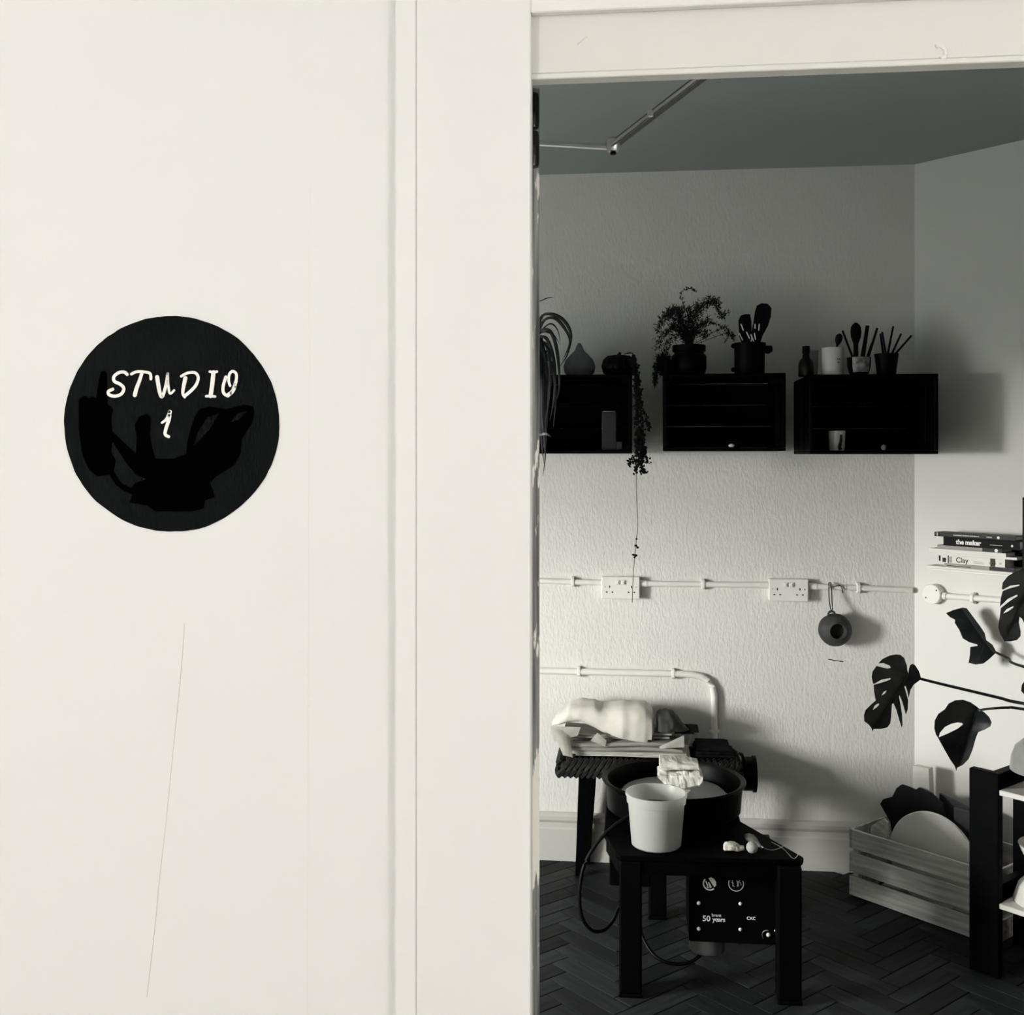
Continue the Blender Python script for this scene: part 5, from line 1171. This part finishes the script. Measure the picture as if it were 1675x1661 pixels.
# ================================================================== MONSTERA
mp0 = Vector((2.02, 2.98, 0))
mon = empty('monstera_plant', mp0, 0, 'monstera with split dark leaves on long stems in front of the splayed wall', 'plant')
obj('pot', lathe(B(), [(0, .0005), (.11, .0005), (.15, .26), (.156, .27), (.145, .27), (.14, .25), (0, .245)], 40, Matrix.Translation(mp0)), 'pot_grey', mon, world=True, smooth=True)
def mq(x, y): return (1400 + x * 275 / 1305, 920 + y * 350 / 1661)
def mleaf(loops, t0, rib, tx=0.0, ty=0.0, fold=.5, droop=0.0, ribs=()):
    """leaf blade: outlines in plant-crop points; t0 depth, (tx, ty) its tilt, fold: V about the midrib"""
    L = [[mq(*p) for p in l] for l in loops]; pts, tri = fill2(L); b = B()
    vs = [b.verts.new((x, y, 0)) for x, y in pts]
    for t in tri:
        try: b.faces.new([vs[i] for i in t])
        except ValueError: pass
    a, c = Vector((*mq(*rib[0]), 0)), Vector((*mq(*rib[1]), 0)); d = (c - a).normalized(); n_ = Vector((-d.y, d.x, 0)); LN = (c - a).length
    for off in (0, -10, 10, -22, 22, -36, 36): bmesh.ops.bisect_plane(b, geom=b.verts[:] + b.edges[:] + b.faces[:], plane_co=a + n_ * off, plane_no=n_, dist=.01)
    for k in (.2, .4, .6, .8): bmesh.ops.bisect_plane(b, geom=b.verts[:] + b.edges[:] + b.faces[:], plane_co=a + d * LN * k, plane_no=d, dist=.01)
    ctr = (a + c) / 2; dep = {}
    def depth(v):
        s = (v - a).dot(n_); k = (v - a).dot(d) / LN
        return t0 + ((v.x - ctr.x) * tx + (v.y - ctr.y) * ty) / F * t0 - fold * (abs(s) / F * t0) * (1 - .004 * abs(s)) + droop * (k - .5) ** 2 + .004 * math.sin(k * 14 + (1 if s > 0 else 0)) * min(1, abs(s) / 20)
    for v in b.verts: p = v.co.copy(); v.co = PT(p.x, p.y, depth(p))
    bmesh.ops.solidify(b, geom=b.faces[:], thickness=.0009)
    lf_ = obj('leaf', b, 'leaf_dark', mon, world=True, smooth=True)
    for q0, q1 in ((rib[0], rib[1]),) + tuple(ribs):
        P = [];
        for k in range(9):
            x, y = mq(q0[0] + (q1[0] - q0[0]) * k / 8, q0[1] + (q1[1] - q0[1]) * k / 8); P.append(PT(x, y, depth(Vector((x, y, 0))) - .0012))
        obj('midrib' if (q0, q1) == (rib[0], rib[1]) else 'vein', tube(B(), P, .0018 if (q0, q1) == (rib[0], rib[1]) else .0009, 6, .0006), 'leaf_rib', lf_, world=True)
    return lambda x, y: PT(*mq(x, y), depth(Vector((*mq(x, y), 0))))
L1 = [[(505, 905), (500, 880), (488, 845), (462, 805), (440, 790), (420, 803), (412, 830), (407, 868), (399, 840), (395, 800), (375, 745), (345, 722), (310, 718), (260, 728), (205, 755), (176, 786), (215, 784), (262, 803), (273, 822), (245, 829), (160, 808), (130, 850), (122, 890), (132, 940), (142, 945), (200, 912), (268, 900), (270, 912), (225, 930), (138, 955), (140, 1000), (150, 1060), (155, 1075), (115, 1110), (75, 1150), (62, 1190), (65, 1235), (100, 1262), (120, 1288), (130, 1316), (138, 1296), (200, 1295), (245, 1283), (268, 1250), (275, 1180), (280, 1102), (292, 1096), (315, 1150), (335, 1220), (355, 1285), (362, 1265), (358, 1180), (345, 1100), (334, 1042), (340, 1035), (362, 1090), (388, 1184), (403, 1140), (405, 1072), (392, 1022), (376, 966), (385, 960), (400, 1005), (409, 1055), (425, 990), (450, 950), (490, 922)],
      [(195, 1040), (215, 1008), (242, 993), (226, 1022)], [(130, 1150), (148, 1112), (175, 1096), (182, 1108), (160, 1130)]]
e1 = mleaf(L1, 3.32, ((408, 870), (170, 1240)), tx=.35, ty=.15, fold=.55, ribs=(((380, 860), (300, 790)), ((300, 1050), (285, 1100))))
L2 = [[(965, 1145), (940, 1125), (890, 1090), (830, 1070), (770, 1075), (720, 1100), (690, 1145), (640, 1180), (612, 1230), (608, 1290), (622, 1340), (640, 1368), (690, 1460), (730, 1530), (765, 1580), (780, 1622), (787, 1596), (830, 1575), (875, 1530), (905, 1460), (930, 1370), (950, 1320), (1000, 1300), (1045, 1275), (1053, 1245), (1035, 1205), (1000, 1170)],
      [(643, 1362), (652, 1325), (690, 1280), (740, 1255), (790, 1244), (825, 1250), (831, 1262), (790, 1295), (720, 1330)]]
e2 = mleaf(L2, 3.42, ((935, 1155), (800, 1590)), tx=-.2, ty=.35, fold=.7, ribs=(((905, 1190), (850, 1225)), ((880, 1290), (760, 1330)), ((850, 1380), (770, 1440))))
L3 = [[(700, 395), (760, 370), (830, 352), (862, 358), (900, 410), (960, 490), (1000, 550), (1012, 605), (1060, 640), (1087, 690), (1080, 708), (1030, 755), (990, 785), (930, 793), (878, 780), (873, 792), (885, 720), (888, 658), (945, 650), (942, 637), (880, 620), (830, 590), (805, 530), (768, 470), (770, 445), (730, 425)]]
e3 = mleaf(L3, 3.875, ((1060, 690), (850, 400)), tx=-.75, ty=.1, fold=.8, ribs=(((780, 440), (880, 470)), ((1000, 640), (960, 760))))
L4 = [[(1305, 55), (1240, 75), (1180, 110), (1140, 160), (1133, 207), (1143, 213), (1200, 182), (1268, 174), (1270, 184), (1190, 206), (1140, 226), (1125, 280), (1118, 345), (1180, 285), (1250, 252), (1256, 264), (1200, 300), (1125, 358), (1118, 420), (1110, 460), (1105, 505), (1120, 560), (1150, 605), (1155, 622), (1162, 614), (1200, 615), (1250, 605), (1278, 575), (1280, 540), (1265, 470), (1270, 424), (1290, 440), (1310, 480), (1330, 540), (1345, 520), (1340, 440), (1330, 380), (1370, 450), (1410, 430), (1440, 340), (1440, 220), (1415, 120), (1360, 70)],
      [(1140, 402), (1170, 365), (1220, 342), (1224, 352), (1180, 385)]]
e4 = mleaf(L4, 3.66, ((1330, 200), (1165, 600)), tx=.1, ty=.1, fold=.5, ribs=(((1310, 300), (1230, 330)),))
L5 = [[(1310, 922), (1288, 955), (1282, 1000), (1302, 1022), (1345, 1010), (1372, 962), (1350, 922)]]
e5 = mleaf(L5, 3.6, ((1350, 930), (1300, 1015)), fold=.4)
def mstem(pts, end_t, r, start):
    """stem from a leaf along photo points to the frame edge and down to the pot"""
    n = len(pts); P = [start]
    for k, (x, y, t) in enumerate(pts): P.append(PT(*mq(x, y), t))
    top = mp0 + Vector((random.uniform(-.05, .05), random.uniform(-.05, .05), .245))
    last = P[-1]; P += [last.lerp(top, .30) + Vector((.03, 0, .16)), last.lerp(top, .62) + Vector((.02, 0, .26)), last.lerp(top, .88) + Vector((.01, 0, .18)), top]
    obj('stem', tube(B(), smooth_path(P, 6), r, 8, r * 1.6), 'leaf_dark', mon, world=True, smooth=True)
mstem([(700, 955, 3.32), (1100, 1050, 3.31), (1305, 1098, 3.30)], 3.3, .0040, e1(500, 905))
mstem([(1060, 1136, 3.42), (1180, 1130, 3.42), (1305, 1142, 3.41)], 3.4, .0036, e2(960, 1148))
mstem([(1180, 745, 3.80), (1305, 812, 3.70)], 3.6, .0042, e3(1080, 698))
mstem([(1400, 300, 3.66), (1500, 500, 3.55)], 3.6, .0040, e4(1335, 205))
mstem([(1420, 960, 3.55), (1500, 1050, 3.5)], 3.5, .0030, e5(1350, 935))
